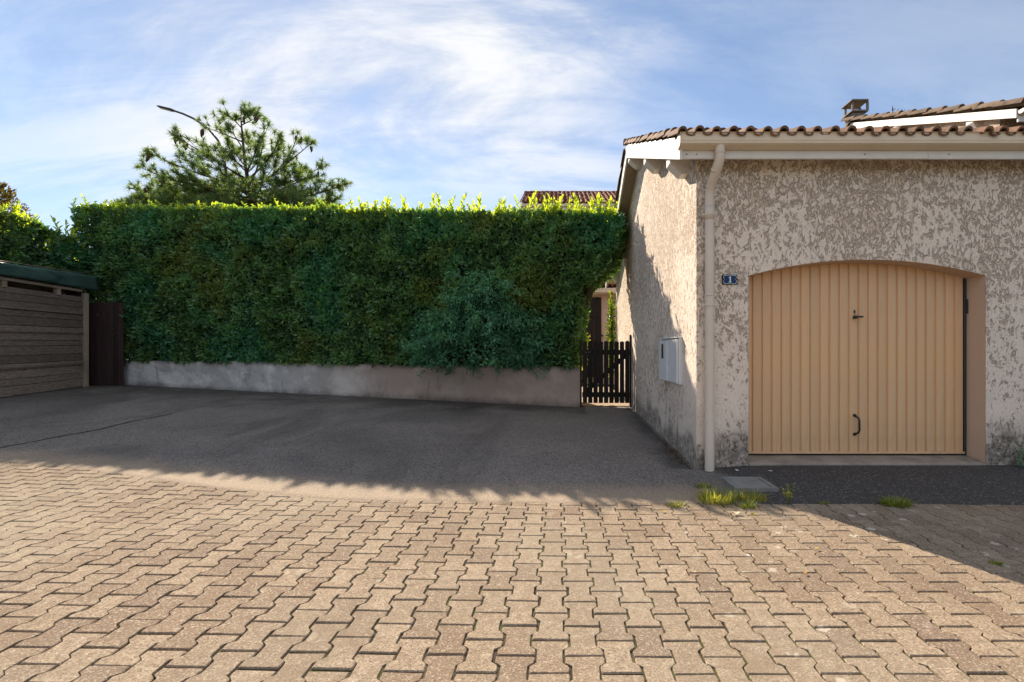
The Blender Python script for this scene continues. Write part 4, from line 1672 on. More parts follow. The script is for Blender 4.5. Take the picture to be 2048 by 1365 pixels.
# end wall and roof slab under the cloth
MB().add([on_shed(0.02, shed_base(0) - 0.05, 0), on_shed(0.02, 2.75, 0), on_shed(0.02, 2.95, -1.2), on_shed(0.02, shed_base(0) - 0.05, -1.2)], [(0, 1, 2, 3)]).build('end_wall', DARKBOARD, shed)
tv = []
nt, nk = 60, 10
for i in range(nt + 1):
    s = -0.32 + (SL + 0.4) * i / nt
    for k in range(nk + 1):
        f = k / nk
        # from the back of the roof to the front edge, then hanging down in folds
        if f < 0.45:
            g_ = f / 0.45
            o_, z = -1.2 + 1.30 * g_, 3.14 - 0.02 * g_ - 0.045 * max(0, min(4, s))
        else:
            g_ = (f - 0.45) / 0.55
            fold = noise.noise((s * 1.9, 0, g_ * 0.8)) * 0.07 + noise.noise((s * 5.5, 3, g_)) * 0.025
            o_, z = 0.10 + 0.03 * g_ + fold * g_, 3.12 - 0.045 * max(0, min(4, s)) * (1 - g_) - 0.36 * g_ - 0.03 * g_ * abs(noise.noise((s * 1.1, 8, 0)))
        z += 0.012 * noise.noise((s * 2.2, f * 6, 5))
        tv.append(tuple(on_shed(s, z, o_)))
tf = [(i * (nk + 1) + k, i * (nk + 1) + k + 1, (i + 1) * (nk + 1) + k + 1, (i + 1) * (nk + 1) + k) for i in range(nt) for k in range(nk)]
me = mesh_np('tarpaulin', tv, tf, smooth_=True)
tp = obj('tarpaulin', me, TARP, shed)
mod = tp.modifiers.new('thick', 'SOLIDIFY')
mod.thickness = 0.004
MB().tube([on_shed(-0.1, 3.135, 0.085), on_shed(4.0, 2.955, 0.085), on_shed(SL, 2.955, 0.085)], 0.011, 6).build('edge_batten', POSTW, shed)

# dark board fence that closes the corner between shed and hedge
fb = empty('board_fence', (-11.1, 11.75, gz(-11.1, 11.75)), 'dark brown upright board fence in the corner between shed and hedge', 'fence')
nb = 7
for i in range(nb):
    xx = -11.62 + i * 0.128
    zb = gz(xx, 11.72) - 0.02
    MB().box((xx, 11.72 + 0.008 * (i % 2), zb), (xx + 0.122, 11.745 + 0.008 * (i % 2), 2.45 + 0.02 * (i % 3))).build('board', DARKBOARD, fb, 0.004)
MB().box((-11.6, 11.756, 0.9), (-10.74, 11.79, 1.0)).build('rail', DARKBOARD, fb)
MB().box((-11.6, 11.756, 2.0), (-10.74, 11.79, 2.1)).build('rail', DARKBOARD, fb)

# ------------------------------------------------------------------ second hedge behind the shed
h2 = empty('laurel_hedge', (-12.6, 10.5, 0.4), 'sunlit-topped laurel hedge rising behind the green tarpaulin shed', 'hedge', 'laurel hedges')
H2A, H2B = Vector((-12.05, 12.6, 0)), Vector((-11.3, 5.2, 0))
h2d = (H2B - H2A)


def h2_pt(t, f, d):
    p = H2A + h2d * t
    return (p.x - d, p.y, 0.4 + (3.55 + 0.75 * t - 0.35 * (1 - smooth(0, 0.12, t))) * f)


def h2_front(u, v):
    return np.array([h2_pt(a, 0.45 + 0.55 * b, 0.0) for a, b in zip(u, v)]), np.tile(np.array([1.0, 0.1, 0.05]), (len(u), 1))


def h2_top(u, v):
    return np.array([h2_pt(a, 1.0, b * 1.2) for a, b in zip(u, v)]), np.tile(np.array([0, 0, 1.0]), (len(u), 1))


def h2_end(u, v):
    return np.array([h2_pt(0.0, b, a * 1.2) for a, b in zip(u, v)]), np.tile(np.array([0, 1.0, 0.0]), (len(u), 1))


pr = [hedge_faces(h2_front, 13000, 0.10, 0.16, 0.06, 0.3, 12.0), hedge_faces(h2_top, 4200, 0.10, 0.16, 0.05, 0.8, 13.0, young=0.6), hedge_faces(h2_end, 2500, 0.1, 0.16, 0.06, 0.3, 14.0)]
o = obj('foliage', leaf_mesh('hedge_foliage', pr), LAUREL, h2)
tag(o, kind='stuff')
mb = MB()
cv = []
for t in (0.01, 0.99):
    for f, d in ((0.0, 0.15), (0.955, 0.15), (0.955, 1.05), (0.0, 1.05)):
        cv.append(h2_pt(t, f, d))
mb.add(cv, [(0, 1, 2, 3), (7, 6, 5, 4), (0, 4, 5, 1), (1, 5, 6, 2), (2, 6, 7, 3), (3, 7, 4, 0)]).build('branches', TWIG, h2)
for k in range(46):
    t = srs.random() * 0.72
    base = h2_pt(t, 1.0, srs.random() * 0.8)
    o = bpy.data.objects.new('shoot', shoots[srs.randrange(6)])
    o.location = (base[0], base[1], base[2] - 0.07)
    s = srs.uniform(0.7, 1.15)
    o.scale = (s, s, s)
    o.rotation_euler = (srs.gauss(0, 0.15), srs.gauss(0, 0.15), srs.random() * 6.28)
    link(o, h2)

# ------------------------------------------------------------------ brown conifer at the left edge
tj = P(-28, 700, 16.0)
tree = empty('conifer_tree', (tj.x, 16.0, 0.5), 'bronze-leaved conifer showing above the far left hedge', 'tree')
MB().tube([(tj.x, 16, 0.2), (tj.x + 0.05, 16, 3.0), (tj.x, 16, 6.2)], [0.16, 0.11, 0.02], 8).build('trunk', BARK, tree)
prt = []
for k in range(260):
    hh = srs.random() ** 0.8
    z0 = 1.2 + hh * 5.35
    rad = 2.35 * (1 - hh ** 1.25) + 0.25
    a = srs.random() * 6.283
    rr = rad * srs.uniform(0.55, 1.0)
    c = np.array([tj.x + math.cos(a) * rr, 16 + math.sin(a) * rr, z0])
    m = 46
    d = np.array([math.cos(a) * 0.5, math.sin(a) * 0.5, 0.9])
    tt = rng.random(m)
    pp = c[None] + d[None] * (tt * 0.55)[:, None] + rng.normal(0, 0.10, (m, 3)) * (1.15 - tt)[:, None]
    axx = d[None] + rng.normal(0, 0.4, (m, 3))
    fc = rng.normal(0, 1, (m, 3))
    ln = rng.uniform(0.07, 0.14, m)
    prt.append(leaves(pp, axx, fc, ln, ln * 0.35, np.clip(rng.normal(0.5, 0.3, m), 0, 1)))
o = obj('crown', leaf_mesh('crown', prt), THUJA, tree)
tag(o, kind='stuff')

# ------------------------------------------------------------------ pine behind the hedge
PY_ = 22.0


def C(cx, cy, dy=0.0):
    """place in the pine from the enlarged view of it"""
    return P(200 + cx * 0.2539, 180 + cy * 0.2539, PY_ + dy)


pbase = C(1225, 905)
pine = empty('pine_tree', (pbase.x, PY_, 0.55), 'long-needled pine with hanging cones towering behind the hedge', 'tree')
limbs = MB()
trunk_pts = [Vector((pbase.x + 0.15, PY_, 0.3)), Vector((pbase.x + 0.05, PY_, 3.0)), C(1220, 900), C(1195, 810), C(1165, 720), C(1146, 600), C(1132, 480), C(1120, 340), C(1112, 260), C(1110, 170)]
limbs.tube(trunk_pts, [0.24, 0.20, 0.15, 0.125, 0.09, 0.07, 0.058, 0.045, 0.03, 0.012], 9)
branch = [  # start, mid, tip (enlarged-view pixels)
    ((1122, 410), (970, 345), (820, 290)), ((1115, 300), (1060, 240), (1000, 180)), ((1112, 260), (1170, 200), (1215, 150)), ((1114, 280), (1190, 240), (1262, 205)),
    ((1146, 640), (1010, 520), (1000, 380)), ((1150, 700), (900, 560), (570, 345)), ((1170, 760), (760, 690), (380, 490)), ((1190, 800), (700, 800), (300, 600)),
    ((1205, 850), (760, 830), (470, 720)), ((1215, 880), (640, 900), (225, 770)), ((1220, 905), (640, 960), (95, 900)), ((1160, 720), (960, 600), (760, 400)),
    ((1180, 740), (1290, 560), (1292, 285)), ((1160, 640), (1230, 500), (1250, 400)), ((1190, 780), (1500, 620), (1560, 330)), ((1200, 800), (1500, 560), (1672, 415)),
    ((1170, 700), (1350, 560), (1420, 375)), ((1210, 860), (1560, 760), (1740, 600)), ((1220, 890), (1600, 880), (1942, 738)), ((1222, 905), (1560, 950), (1850, 870)),
    ((1190, 800), (1060, 650), (1040, 480)), ((1200, 830), (1000, 720), (840, 520)), ((1200, 830), (860, 720), (640, 500)), ((1210, 870), (900, 860), (600, 640)),
    ((1215, 880), (1000, 900), (760, 860)), ((1215, 890), (1000, 930), (840, 900)), ((1210, 860), (1400, 760), (1540, 640)), ((1215, 880), (1450, 860), (1640, 820)),
    ((1190, 790), (1330, 680), (1380, 590)), ((1150, 660), (1230, 600), (1240, 560)), ((1146, 600), (1080, 540), (1060, 470)), ((1135, 500), (1180, 440), (1190, 400)),
    ((1220, 900), (1450, 930), (1720, 900)), ((1146, 620), (1040, 540), (900, 470)), ((1205, 850), (1330, 800), (1450, 720)), ((1130, 470), (1060, 360), (1010, 290)),
    ((1215, 890), (560, 880), (330, 870)), ((1220, 900), (1100, 860), (1040, 760)), ((1210, 860), (1300, 760), (1290, 640)), ((1190, 780), (1100, 700), (960, 660)),
    ((1215, 890), (820, 780), (520, 800)), ((1170, 740), (1440, 640), (1620, 620)), ((1200, 830), (1560, 700), (1700, 680)), ((1210, 860), (760, 760), (560, 700)),
    ((1218, 895), (1500, 900), (1600, 800)), ((1205, 840), (1080, 780), (900, 760)), ((1140, 560), (1210, 520), (1340, 520)), ((1215, 890), (1340, 880), (1400, 830)),
]
brs = random.Random(44)
for k in range(22):                        # the low skirt of the crown
    tx = brs.uniform(120, 1880)
    ty = 930 - brs.random() * 190 * (1 - abs(tx - 1000) / 1100)
    branch.append(((1218, 895), ((1218 + tx) / 2, ty + brs.uniform(-10, 60)), (tx, ty)))
tuft_p, tuft_d, tuft_s = [], [], []
cone_p = []
qrs = random.Random(17)
for bi, (a, m_, t_) in enumerate(branch):
    dy = qrs.uniform(-2.4, 2.4)
    if t_[1] < 260:
        dy *= 0.25
    p0, p1, p2 = C(*a), C(m_[0], m_[1], dy * 0.55), C(t_[0], t_[1], dy)
    # keep it where it is seen
    pts = [p0 * (1 - t) ** 2 + p1 * 2 * t * (1 - t) + p2 * t * t for t in [i / 10 for i in range(11)]]
    ln = sum((pts[i + 1] - pts[i]).length for i in range(10))
    r0 = 0.016 + 0.0065 * ln
    limbs.tube(pts, [r0 * (1 - 0.85 * i / 10) + 0.006 for i in range(11)], 6, False)
    tuft_p.append(p2)
    tuft_d.append((pts[10] - pts[8]).normalized() + Vector((0, 0, 0.5)))
    tuft_s.append(1.0)
    nt_ = max(5, int(ln * (3.0 + 2.4 * smooth(350, 850, t_[1]))))
    for k in range(nt_):
        t = 0.34 + 0.64 * qrs.random()
        q = p0 * (1 - t) ** 2 + p1 * 2 * t * (1 - t) + p2 * t * t
        tan = ((p1 - p0) * (1 - t) + (p2 - p1) * t).normalized()
        d = (tan * 0.7 + Vector((qrs.gauss(0, 0.6), qrs.gauss(0, 0.6), qrs.gauss(0.25, 0.5)))).normalized()
        L_ = qrs.uniform(0.25, 0.75) * (1.25 - 0.7 * t + 0.2)
        e = q + d * L_ + Vector((0, 0, 0.06))
        limbs.tube([q, q + d * L_ * 0.55, e], [0.012, 0.009, 0.005], 4, False)
        tuft_p.append(e)
        tuft_d.append((d + Vector((0, 0, 0.6))).normalized())
        tuft_s.append(qrs.uniform(0.65, 1.0))
        if qrs.random() < 0.5:
            tuft_p.append(q + d * L_ * 0.5)
            tuft_d.append((d + Vector((qrs.gauss(0, 0.5), qrs.gauss(0, 0.5), 0.4))).normalized())
            tuft_s.append(qrs.uniform(0.5, 0.8))
for k in range(7):      # top cluster
    tuft_p.append(C(1110 + qrs.gauss(0, 28), 165 + qrs.gauss(0, 32), qrs.gauss(0, 0.2)))
    tuft_d.append(Vector((qrs.gauss(0, 0.3), qrs.gauss(0, 0.3), 1)))
    tuft_s.append(0.95)
limbs.build('trunk', BARK, pine)
nv, nf, nr_ = [], [], []
b = 0
for p, d, s in zip(tuft_p, tuft_d, tuft_s):
    m = int(66 * s)
    dd = np.array(d.normalized())
    dirs = rng.normal(0, 0.62, (m, 3)) + dd[None] * 0.62
    dirs = unit(dirs)
    ln = rng.uniform(0.24, 0.38, m) * s
    st = np.array(p)[None] - dd[None] * (rng.random(m) * 0.16)[:, None]
    tip = st + dirs * ln[:, None]
    tip[:, 2] -= ln * rng.uniform(0.0, 0.35, m)
    mid = (st + tip) / 2
    mid[:, 2] += ln * 0.05
    sd_ = unit(np.cross(dirs, rng.normal(0, 1, (m, 3)))) * 0.0085
    vv = np.stack([st - sd_, st + sd_, mid + sd_, mid - sd_, tip], 1).reshape(-1, 3)
    ii = np.arange(m) * 5 + b
    nv.append(vv)
    nf.append(np.stack([ii, ii + 1, ii + 2, ii + 3], 1))
    nf.append(np.stack([ii + 3, ii + 2, ii + 4, ii + 4], 1))
    nr_.append(np.repeat(np.clip(rng.normal(0.5, 0.25, m) + qrs.gauss(0, 0.15), 0, 1), 5))
    b += m * 5
nv, nr_ = np.concatenate(nv), np.concatenate(nr_)
allq = np.concatenate([f for f in nf])
quads = allq[allq[:, 2] != allq[:, 3]]
tris = allq[allq[:, 2] == allq[:, 3]][:, :3]
me = bpy.data.meshes.new('crown')
me.vertices.add(len(nv))
me.vertices.foreach_set('co', nv.astype(np.float32).ravel())
loops = np.concatenate([quads.ravel(), tris.ravel()]).astype(np.int32)
me.loops.add(len(loops))
me.loops.foreach_set('vertex_index', loops)
starts = np.concatenate([np.arange(len(quads)) * 4, len(quads) * 4 + np.arange(len(tris)) * 3]).astype(np.int32)
me.polygons.add(len(starts))
me.polygons.foreach_set('loop_start', starts)
at = me.attributes.new('rnd', 'FLOAT', 'POINT')
at.data.foreach_set('value', nr_.astype(np.float32))
me.update(calc_edges=True)
tag(obj('crown', me, NEEDLE, pine), kind='stuff')
cm = MB().tube([(0, 0, 0), (0, 0, -0.03), (0, 0, -0.09), (0, 0, -0.16), (0, 0, -0.21)], [0.008, 0.028, 0.036, 0.027, 0.008], 7).mesh('cone')
cm.materials.append(CONEM)
for cx, cy in ((585, 365), (622, 365), (632, 372), (380, 510), (398, 520), (375, 500), (810, 305), (800, 310), (990, 200), (1020, 290), (1008, 285), (1225, 200), (1245, 210), (1130, 210),
               (1655, 440), (1670, 445), (1588, 370), (1238, 440), (1250, 445), (355, 770), (690, 420), (665, 410), (1912, 750), (1720, 640), (1545, 360)):
    o = bpy.data.objects.new('cone', cm)
    o.location = C(cx, cy, qrs.uniform(-0.6, -0.2))
    o.rotation_euler = (qrs.gauss(0, 0.2), qrs.gauss(0, 0.2), 0)
    s = qrs.uniform(1.3, 1.8)
    o.scale = (s, s, s)
    link(o, pine)

# ------------------------------------------------------------------ street lamp behind the pine
LY = 23.0
lb = P(452, 700, LY)
lamp = empty('street_lamp', (lb.x, LY, 0.5), 'dark street lamp with long curved arm rising behind the pine', 'street lamp')
arm = [P(452, 700, LY), P(452, 430, LY), P(452, 345, LY), P(447, 310, LY), P(436, 281, LY), P(422, 264, LY), P(405, 249, LY), P(386, 237, LY), P(366, 228, LY), P(348, 222, LY)]
arm[0].z = 0.3
MB().tube(arm, [0.10, 0.08, 0.065, 0.058, 0.056, 0.054, 0.052, 0.050, 0.048, 0.046], 10).build('pole', LAMPM, lamp)
hd_ = [P(350, 222.5, LY), P(343, 220.5, LY), P(332, 218, LY), P(320, 214.5, LY), P(314, 212.8, LY)]
mb = MB()
dd = (hd_[-1] - hd_[0]).normalized()
upv = Vector((0, 1, 0)).cross(dd).normalized()
if upv.z < 0:
    upv = -upv
for i, (p, w, t1, t2) in enumerate(zip(hd_, (0.05, 0.13, 0.16, 0.14, 0.06), (0.045, 0.055, 0.05, 0.04, 0.015), (0.045, 0.05, 0.05, 0.035, 0.012))):
    for yy, zz in ((-w, 0), (-w * 0.7, t1), (w * 0.7, t1), (w, 0), (w * 0.7, -t2), (-w * 0.7, -t2)):
        mb.v.append(tuple(p + Vector((0, yy, 0)) + upv * zz))
for i in range(4):
    for k in range(6):
        mb.f.append((i * 6 + k, i * 6 + (k + 1) % 6, (i + 1) * 6 + (k + 1) % 6, (i + 1) * 6 + k))
        mb.s.append(False)
mb.f += [tuple(range(6)), tuple(range(24, 30))]
mb.s += [False, False]
hd_o = mb.build('lamp_head', LAMPM, lamp, 0.01)
gl = MB()
for p, w in ((hd_[1], 0.09), (hd_[3], 0.09)):
    gl.v += [tuple(p - upv * 0.062 + Vector((0, -w, 0))), tuple(p - upv * 0.062 + Vector((0, w, 0)))]
gl.f, gl.s = [(0, 1, 3, 2)], [False]
o = gl.build('lens', mat_plain('lamp_lens', (0.5, 0.52, 0.5), 0.2, 0.5, 0.2), lamp)

# ------------------------------------------------------------------ two-storey house behind the garage (right)
hv = 7.72
he_y, he_z = 8.0, 5.36
hr_y, hr_z = 12.5, 7.27
hs = (hr_z - he_z) / (hr_y - he_y)
h1 = empty('main_house', (hv + 0.14, 8.4, 0.3), 'taller beige house with tiled verge and chimney rising behind the garage roof', 'house')
poly = [(he_y + 0.45, 0.1), (16.5, 0.1), (16.5, hr_z - hs * 4.0 - 0.05), (hr_y, hr_z - 0.05), (he_y + 0.45, he_z + hs * 0.45 - 0.06)]
MB().prism(poly, 'x', hv + 0.14, hv + 0.5).build('gable_wall', STUCCO_FAR, h1)
MB().box((hv + 0.5, he_y + 0.453, 0.1), (15, he_y + 0.65, he_z + 0.14)).build('front_wall', STUCCO_FAR, h1)
MB().prism([(he_y, he_z - 0.155), (hr_y, hr_z - 0.155), (hr_y, hr_z), (he_y, he_z)], 'x', hv, hv + 0.03).build('bargeboard', WHITE, h1, 0.003)
MB().prism([(hr_y + 0.003, hr_z - 0.155), (16.9, hr_z - hs * 4.4 - 0.155), (16.9, hr_z - hs * 4.4), (hr_y + 0.003, hr_z)], 'x', hv, hv + 0.03).build('bargeboard', WHITE, h1)
for py in (8.95, 10.9, 12.5):
    zt = he_z + hs * (py - he_y) - 0.15
    MB().prism([(hv + 0.032, zt), (hv + 0.35, zt), (hv + 0.35, zt - 0.2), (hv + 0.11, zt - 0.2), (hv + 0.032, zt - 0.06)], 'y', py - 0.08, py + 0.08).build('purlin', WHITE, h1, 0.004)
mb = MB()
mb.prism([(he_y + 0.03, he_z - 0.05), (hr_y, hr_z - 0.06), (hr_y, hr_z - 0.03), (he_y + 0.03, he_z - 0.02)], 'x', hv + 0.032, 15.3)
mb.prism([(hr_y, hr_z - 0.06), (16.9, hr_z - hs * 4.4 - 0.06), (16.9, hr_z - hs * 4.4 - 0.03), (hr_y, hr_z - 0.03)], 'x', hv + 0.032, 15.3)
roof1 = mb.build('roof', WHITE, h1)
lay_roof(roof1, (hv - 0.05, he_y - 0.1, he_z - hs * 0.1 + 0.035), (1, 0, 0), (0, 1, hs), 19, 12, TILE_GREY, TILE_GREYF, lambda c, r_: c < 2, grs, 'tile_field', 1.3)
lay_roof(roof1, (hv - 0.05, 16.95, hr_z - hs * 4.45), (1, 0, 0), (0, -1, hs), 24, 14, TILE_GREY, TILE_GREYF, lambda c, r_: False, grs, 'tile_field')
ridge_caps(roof1, (hv - 0.06, hr_y, hr_z + 0.02), (hv + 4.5, hr_y, hr_z + 0.02), TILE_GREY)
MB().box((hv + 0.035, he_y + 0.002, he_z - 0.215), (15.3, he_y + 0.028, he_z - 0.03)).build('fascia_board', WHITE, h1)
gr = []
for i in range(11):
    a = math.pi + math.pi * i / 10
    gr.append((he_y - 0.075 + 0.07 * math.cos(a), he_z - 0.04 + 0.07 * math.sin(a)))
gr += [(y + (0.006 if y < he_y - 0.075 else -0.006), z + 0.008) for y, z in reversed(gr)]
gu = MB().prism(gr, 'x', hv + 0.02, 15.3).build('gutter', WHITE, h1)
e_ = MB().prism(gr[:11], 'x', hv + 0.012, hv + 0.0195).build('end_cap', WHITE, None)
e_.parent = gu
MB().tube([(hv + 0.42, he_y - 0.07, he_z - 0.11), (hv + 0.42, he_y - 0.05, he_z - 0.2), (hv + 0.38, he_y + 0.35, he_z - 0.42), (hv + 0.38, he_y + 0.38, he_z - 0.6), (hv + 0.38, he_y + 0.38, 0.3)], 0.045, 12).build('downpipe', WHITE, h1)
# chimney on the ridge
chm = MB()
ccx, ccy = 8.06, 12.9
STONE = mat_plain('chimney_render', (0.25, 0.215, 0.185), 0.95, 0.1, 0.7, 4, bump=0.8)
cbase = CAMZ + (700 - 250) * ccy / FPX
ch = MB().box((ccx - 0.165, ccy - 0.165, cbase - 1.0), (ccx + 0.165, ccy + 0.165, CAMZ + (700 - 231) * ccy / FPX)).build('chimney', STONE, h1, 0.01)
z1 = CAMZ + (700 - 231) * ccy / FPX
o = MB().prism([(ccx - 0.225, z1 + 0.002), (ccx + 0.225, z1 + 0.002), (ccx + 0.20, z1 + 0.045), (ccx - 0.20, z1 + 0.045)], 'y', ccy - 0.225, ccy + 0.225).build('slab', STONE, None)
o.parent = ch
z2 = z1 + 0.047
for ox, oy in ((-0.16, -0.16), (0.24, -0.16), (-0.16, 0.16), (0.24, 0.16)):
    o = MB().box((ccx + ox - 0.024, ccy + oy - 0.024, z2), (ccx + ox + 0.024, ccy + oy + 0.024, z2 + 0.235)).build('pillar', STONE, None)
    o.parent = ch
o = MB().prism([(ccx - 0.235, z2 + 0.237), (ccx + 0.235, z2 + 0.237), (ccx + 0.215, z2 + 0.275), (ccx - 0.215, z2 + 0.275)], 'y', ccy - 0.235, ccy + 0.235).build('slab', STONE, None)
o.parent = ch
# aerial
aa_ = P(1785, 232, 14.5)
ant = empty('aerial', (aa_.x, aa_.y, 7.0), 'thin dark television aerial beside the chimney', 'aerial')
zt = P(1785, 216, 14.5).z
MB().tube([(aa_.x, aa_.y, 6.3), (aa_.x, aa_.y, zt)], 0.018, 6).build('mast', BLACKM, ant)
MB().tube([(aa_.x - 0.05, aa_.y, zt - 0.14), (aa_.x + 0.45, aa_.y - 0.05, zt - 0.20)], 0.014, 6).build('boom', BLACKM, ant)
for k in range(5):
    cx = aa_.x - 0.02 + k * 0.1
    MB().tube([(cx - 0.14, aa_.y - 0.35, zt - 0.20 - 0.01 * k), (cx + 0.14, aa_.y + 0.35, zt - 0.10 - 0.01 * k)], 0.008, 5).build('rod', BLACKM, ant)
MB().tube([(aa_.x - 0.22, aa_.y - 0.3, zt - 0.10), (aa_.x + 0.25, aa_.y + 0.3, zt + 0.08)], 0.006, 5).build('rod', BLACKM, ant)
MB().box((aa_.x + 0.12, aa_.y - 0.03, zt - 0.25), (aa_.x + 0.20, aa_.y + 0.03, zt - 0.15)).build('amplifier_box', BLACKM, ant)

# ------------------------------------------------------------------ house behind the hedge
b_y, b_z = 21.0, 7.76
b_ry, b_rz = 24.2, 9.28
bs = (b_rz - b_z) / (b_ry - b_y)
bx0 = -1.66
h3 = empty('far_house', (0.5, 21.3, 0.4), 'pinkish house with red tiled roof behind the hedge and gate', 'house')
MB().box((bx0 + 0.25, b_y + 0.35, 0.1), (6.5, b_y + 0.55, b_z + 0.05)).build('front_wall', STUCCO_PINK, h3)
MB().prism([(b_y + 0.35, 0.1), (27.0, 0.1), (27.0, b_z + 0.1), (b_ry, b_rz - 0.05), (b_y + 0.35, b_z + 0.1)], 'x', bx0 + 0.20, bx0 + 0.249).build('gable_wall', STUCCO_PINK, h3)
mb = MB()
mb.prism([(b_y, b_z - 0.05), (b_ry, b_rz - 0.06), (b_ry, b_rz - 0.03), (b_y, b_z - 0.02)], 'x', bx0, 6.8)
mb.prism([(b_ry, b_rz - 0.06), (27.4, b_z - 0.05), (27.4, b_z - 0.02), (b_ry, b_rz - 0.03)], 'x', bx0, 6.8)
roof3 = mb.build('roof', WHITE, h3)
lay_roof(roof3, (bx0 - 0.03, b_y - 0.1, b_z - bs * 0.1 + 0.004), (1, 0, 0), (0, 1, bs), 27, 9, TILE_RED, TILE_REDF, lambda c, r_: c < 25, grs, 'tile_field', 1.25)
ridge_caps(roof3, (bx0 - 0.05, b_ry, b_rz + 0.02), (5.5, b_ry, b_rz + 0.02), TILE_RED)
gg = [(b_y - 0.10, b_z - 0.02), (b_y - 0.105, b_z - 0.14), (b_y - 0.02, b_z - 0.17), (b_y - 0.002, b_z - 0.17), (b_y - 0.002, b_z - 0.06)]
MB().prism(gg, 'x', bx0 + 0.02, 6.8).build('gutter', GUTTER, h3)
MB().box((bx0 + 0.02, b_y, b_z - 0.26), (6.8, b_y + 0.03, b_z - 0.055)).build('fascia_board', WHITE, h3)
# its low wing, seen over the gate
wy = 15.2
wz = P(1200, 577, wy - 0.25).z
MB().box((0.66, wy, 0.1), (5.0, wy + 0.2, wz - 0.04)).build('wing_wall', STUCCO_PINK, h3)
MB().prism([(wy - 0.36, wz), (wy - 0.37, wz - 0.14), (wy - 0.28, wz - 0.18), (wy - 0.25, wz - 0.18), (wy - 0.25, wz)], 'x', 0.60, 5.1).build('wing_gutter', GUTTER, h3, 0.004)
MB().prism([(wy - 0.30, wz + 0.005), (21.34, wz + 2.25), (21.34, wz + 2.29), (wy - 0.30, wz + 0.045)], 'x', 0.58, 5.15).build('wing_roof', DARKBOARD, h3)
wr = bpy.data.objects['wing_roof']
lay_roof(wr, (0.58, wy - 0.38, wz + 0.03), (1, 0, 0), (0, 6.44, 2.245), 27, 18, TILE_RED, TILE_REDF, lambda c, r_: c < 12 and r_ < 2, grs)
sxl, sxr = P(1164, 600, wy - 0.06).x, P(1203, 600, wy - 0.06).x
szt = P(1180, 595, wy - 0.06).z
for i in range(4):
    w4 = (sxr - sxl) / 4
    MB().box((sxl + i * w4 + 0.002, wy - 0.06, 0.42), (sxl + (i + 1) * w4 - 0.002, wy - 0.025, szt)).build('shutter_board', SHUTTER, h3, 0.003)
for zc in (0.75, 1.45, 2.35):
    MB().box((sxl + 0.02, wy - 0.085, zc), (sxr - 0.02, wy - 0.0605, zc + 0.11)).build('shutter_rail', SHUTTER, h3, 0.003)
MB().bar((sxl + 0.05, wy - 0.072, 0.86), (sxr - 0.05, wy - 0.072, 1.45), 0.02, 0.09, (0, -1, 0)).build('shutter_brace', SHUTTER, h3)
MB().box((sxr - 0.005, wy - 0.075, 1.72), (sxr + 0.05, wy - 0.02, 1.78)).build('shutter_catch', BLACKM, h3)
MB().box((sxl - 0.28, wy - 0.03, 0.3), (sxl - 0.02, wy - 0.001, szt)).build('door_frame', WHITE, h3, 0.003)
# garden path behind the gate
pv = []
for j in range(9):
    Y = 9.56 + j * 0.45
    for X in (0.42, 0.8, 1.2, 1.464):
        pv.append((X, Y, gz(X, Y) + 0.02))
pfx = [(j * 4 + i, j * 4 + i + 1, (j + 1) * 4 + i + 1, (j + 1) * 4 + i) for j in range(8) for i in range(3)]
tag(obj('garden_path', mesh_np('garden_path', pv, pfx, smooth_=True), PATHM), 'pale gravel path behind the gate', kind='structure')
# ------------------------------------------------------------------ small plants
def leafy(name, label, cat, center, spread, n, ln0, ln1, mat, young, stem_h, group=None, wr_=0.45):
    root = empty(name, center, label, cat, group)
    c = np.array(center)
    u = rng.normal(0, 1, (n, 3))
    u = unit(u) * (rng.random(n) ** 0.45)[:, None]
    pp = c[None] + np.array([0, 0, stem_h])[None] + u * np.array(spread)[None]
    ax = u * 0.8 + rng.normal(0, 0.5, (n, 3)) + np.array([0, 0, 0.2])
    fc = rng.normal(0, 0.5, (n, 3)) + np.array([0, -0.3, 0.9])
    ln = rng.uniform(ln0, ln1, n)
    me = leaf_mesh('foliage', [leaves(pp, ax, fc, ln, ln * wr_, np.clip(rng.normal(0.5, 0.28, n), 0, 1), np.clip(rng.normal(young, 0.25, n), 0, 1))])
    tag(obj('foliage', me, mat, root), kind='stuff')
    mb = MB()
    rs = random.Random(n)
    for k in range(5):
        e = Vector(center) + Vector((rs.uniform(-1, 1) * spread[0] * 0.8, rs.uniform(-1, 1) * spread[1] * 0.8, stem_h + spread[2] * rs.uniform(0.2, 0.9)))
        mb.tube([Vector(center) + Vector((rs.uniform(-0.05, 0.05), rs.uniform(-0.05, 0.05), 0)), (Vector(center) + e) / 2 + Vector((0.03, 0, 0.1)), e], [0.012, 0.009, 0.004], 5, False)
    mb.build('stems', TWIG, root)
    return root


iv = P(1222, 640, 12.2)
leafy('climbing_ivy', 'leafy green climber on the far garage corner above the gate', 'climber', (1.37, 12.2, 0.4), (0.085, 0.2, 1.15), 700, 0.07, 0.13, IVY, 0.15, 1.25)
leafy('garden_bush', 'small bright green bush behind the left side of the gate', 'bush', (0.62, 12.2, 0.35), (0.22, 0.25, 0.55), 420, 0.05, 0.10, IVY, 0.55, 0.95)


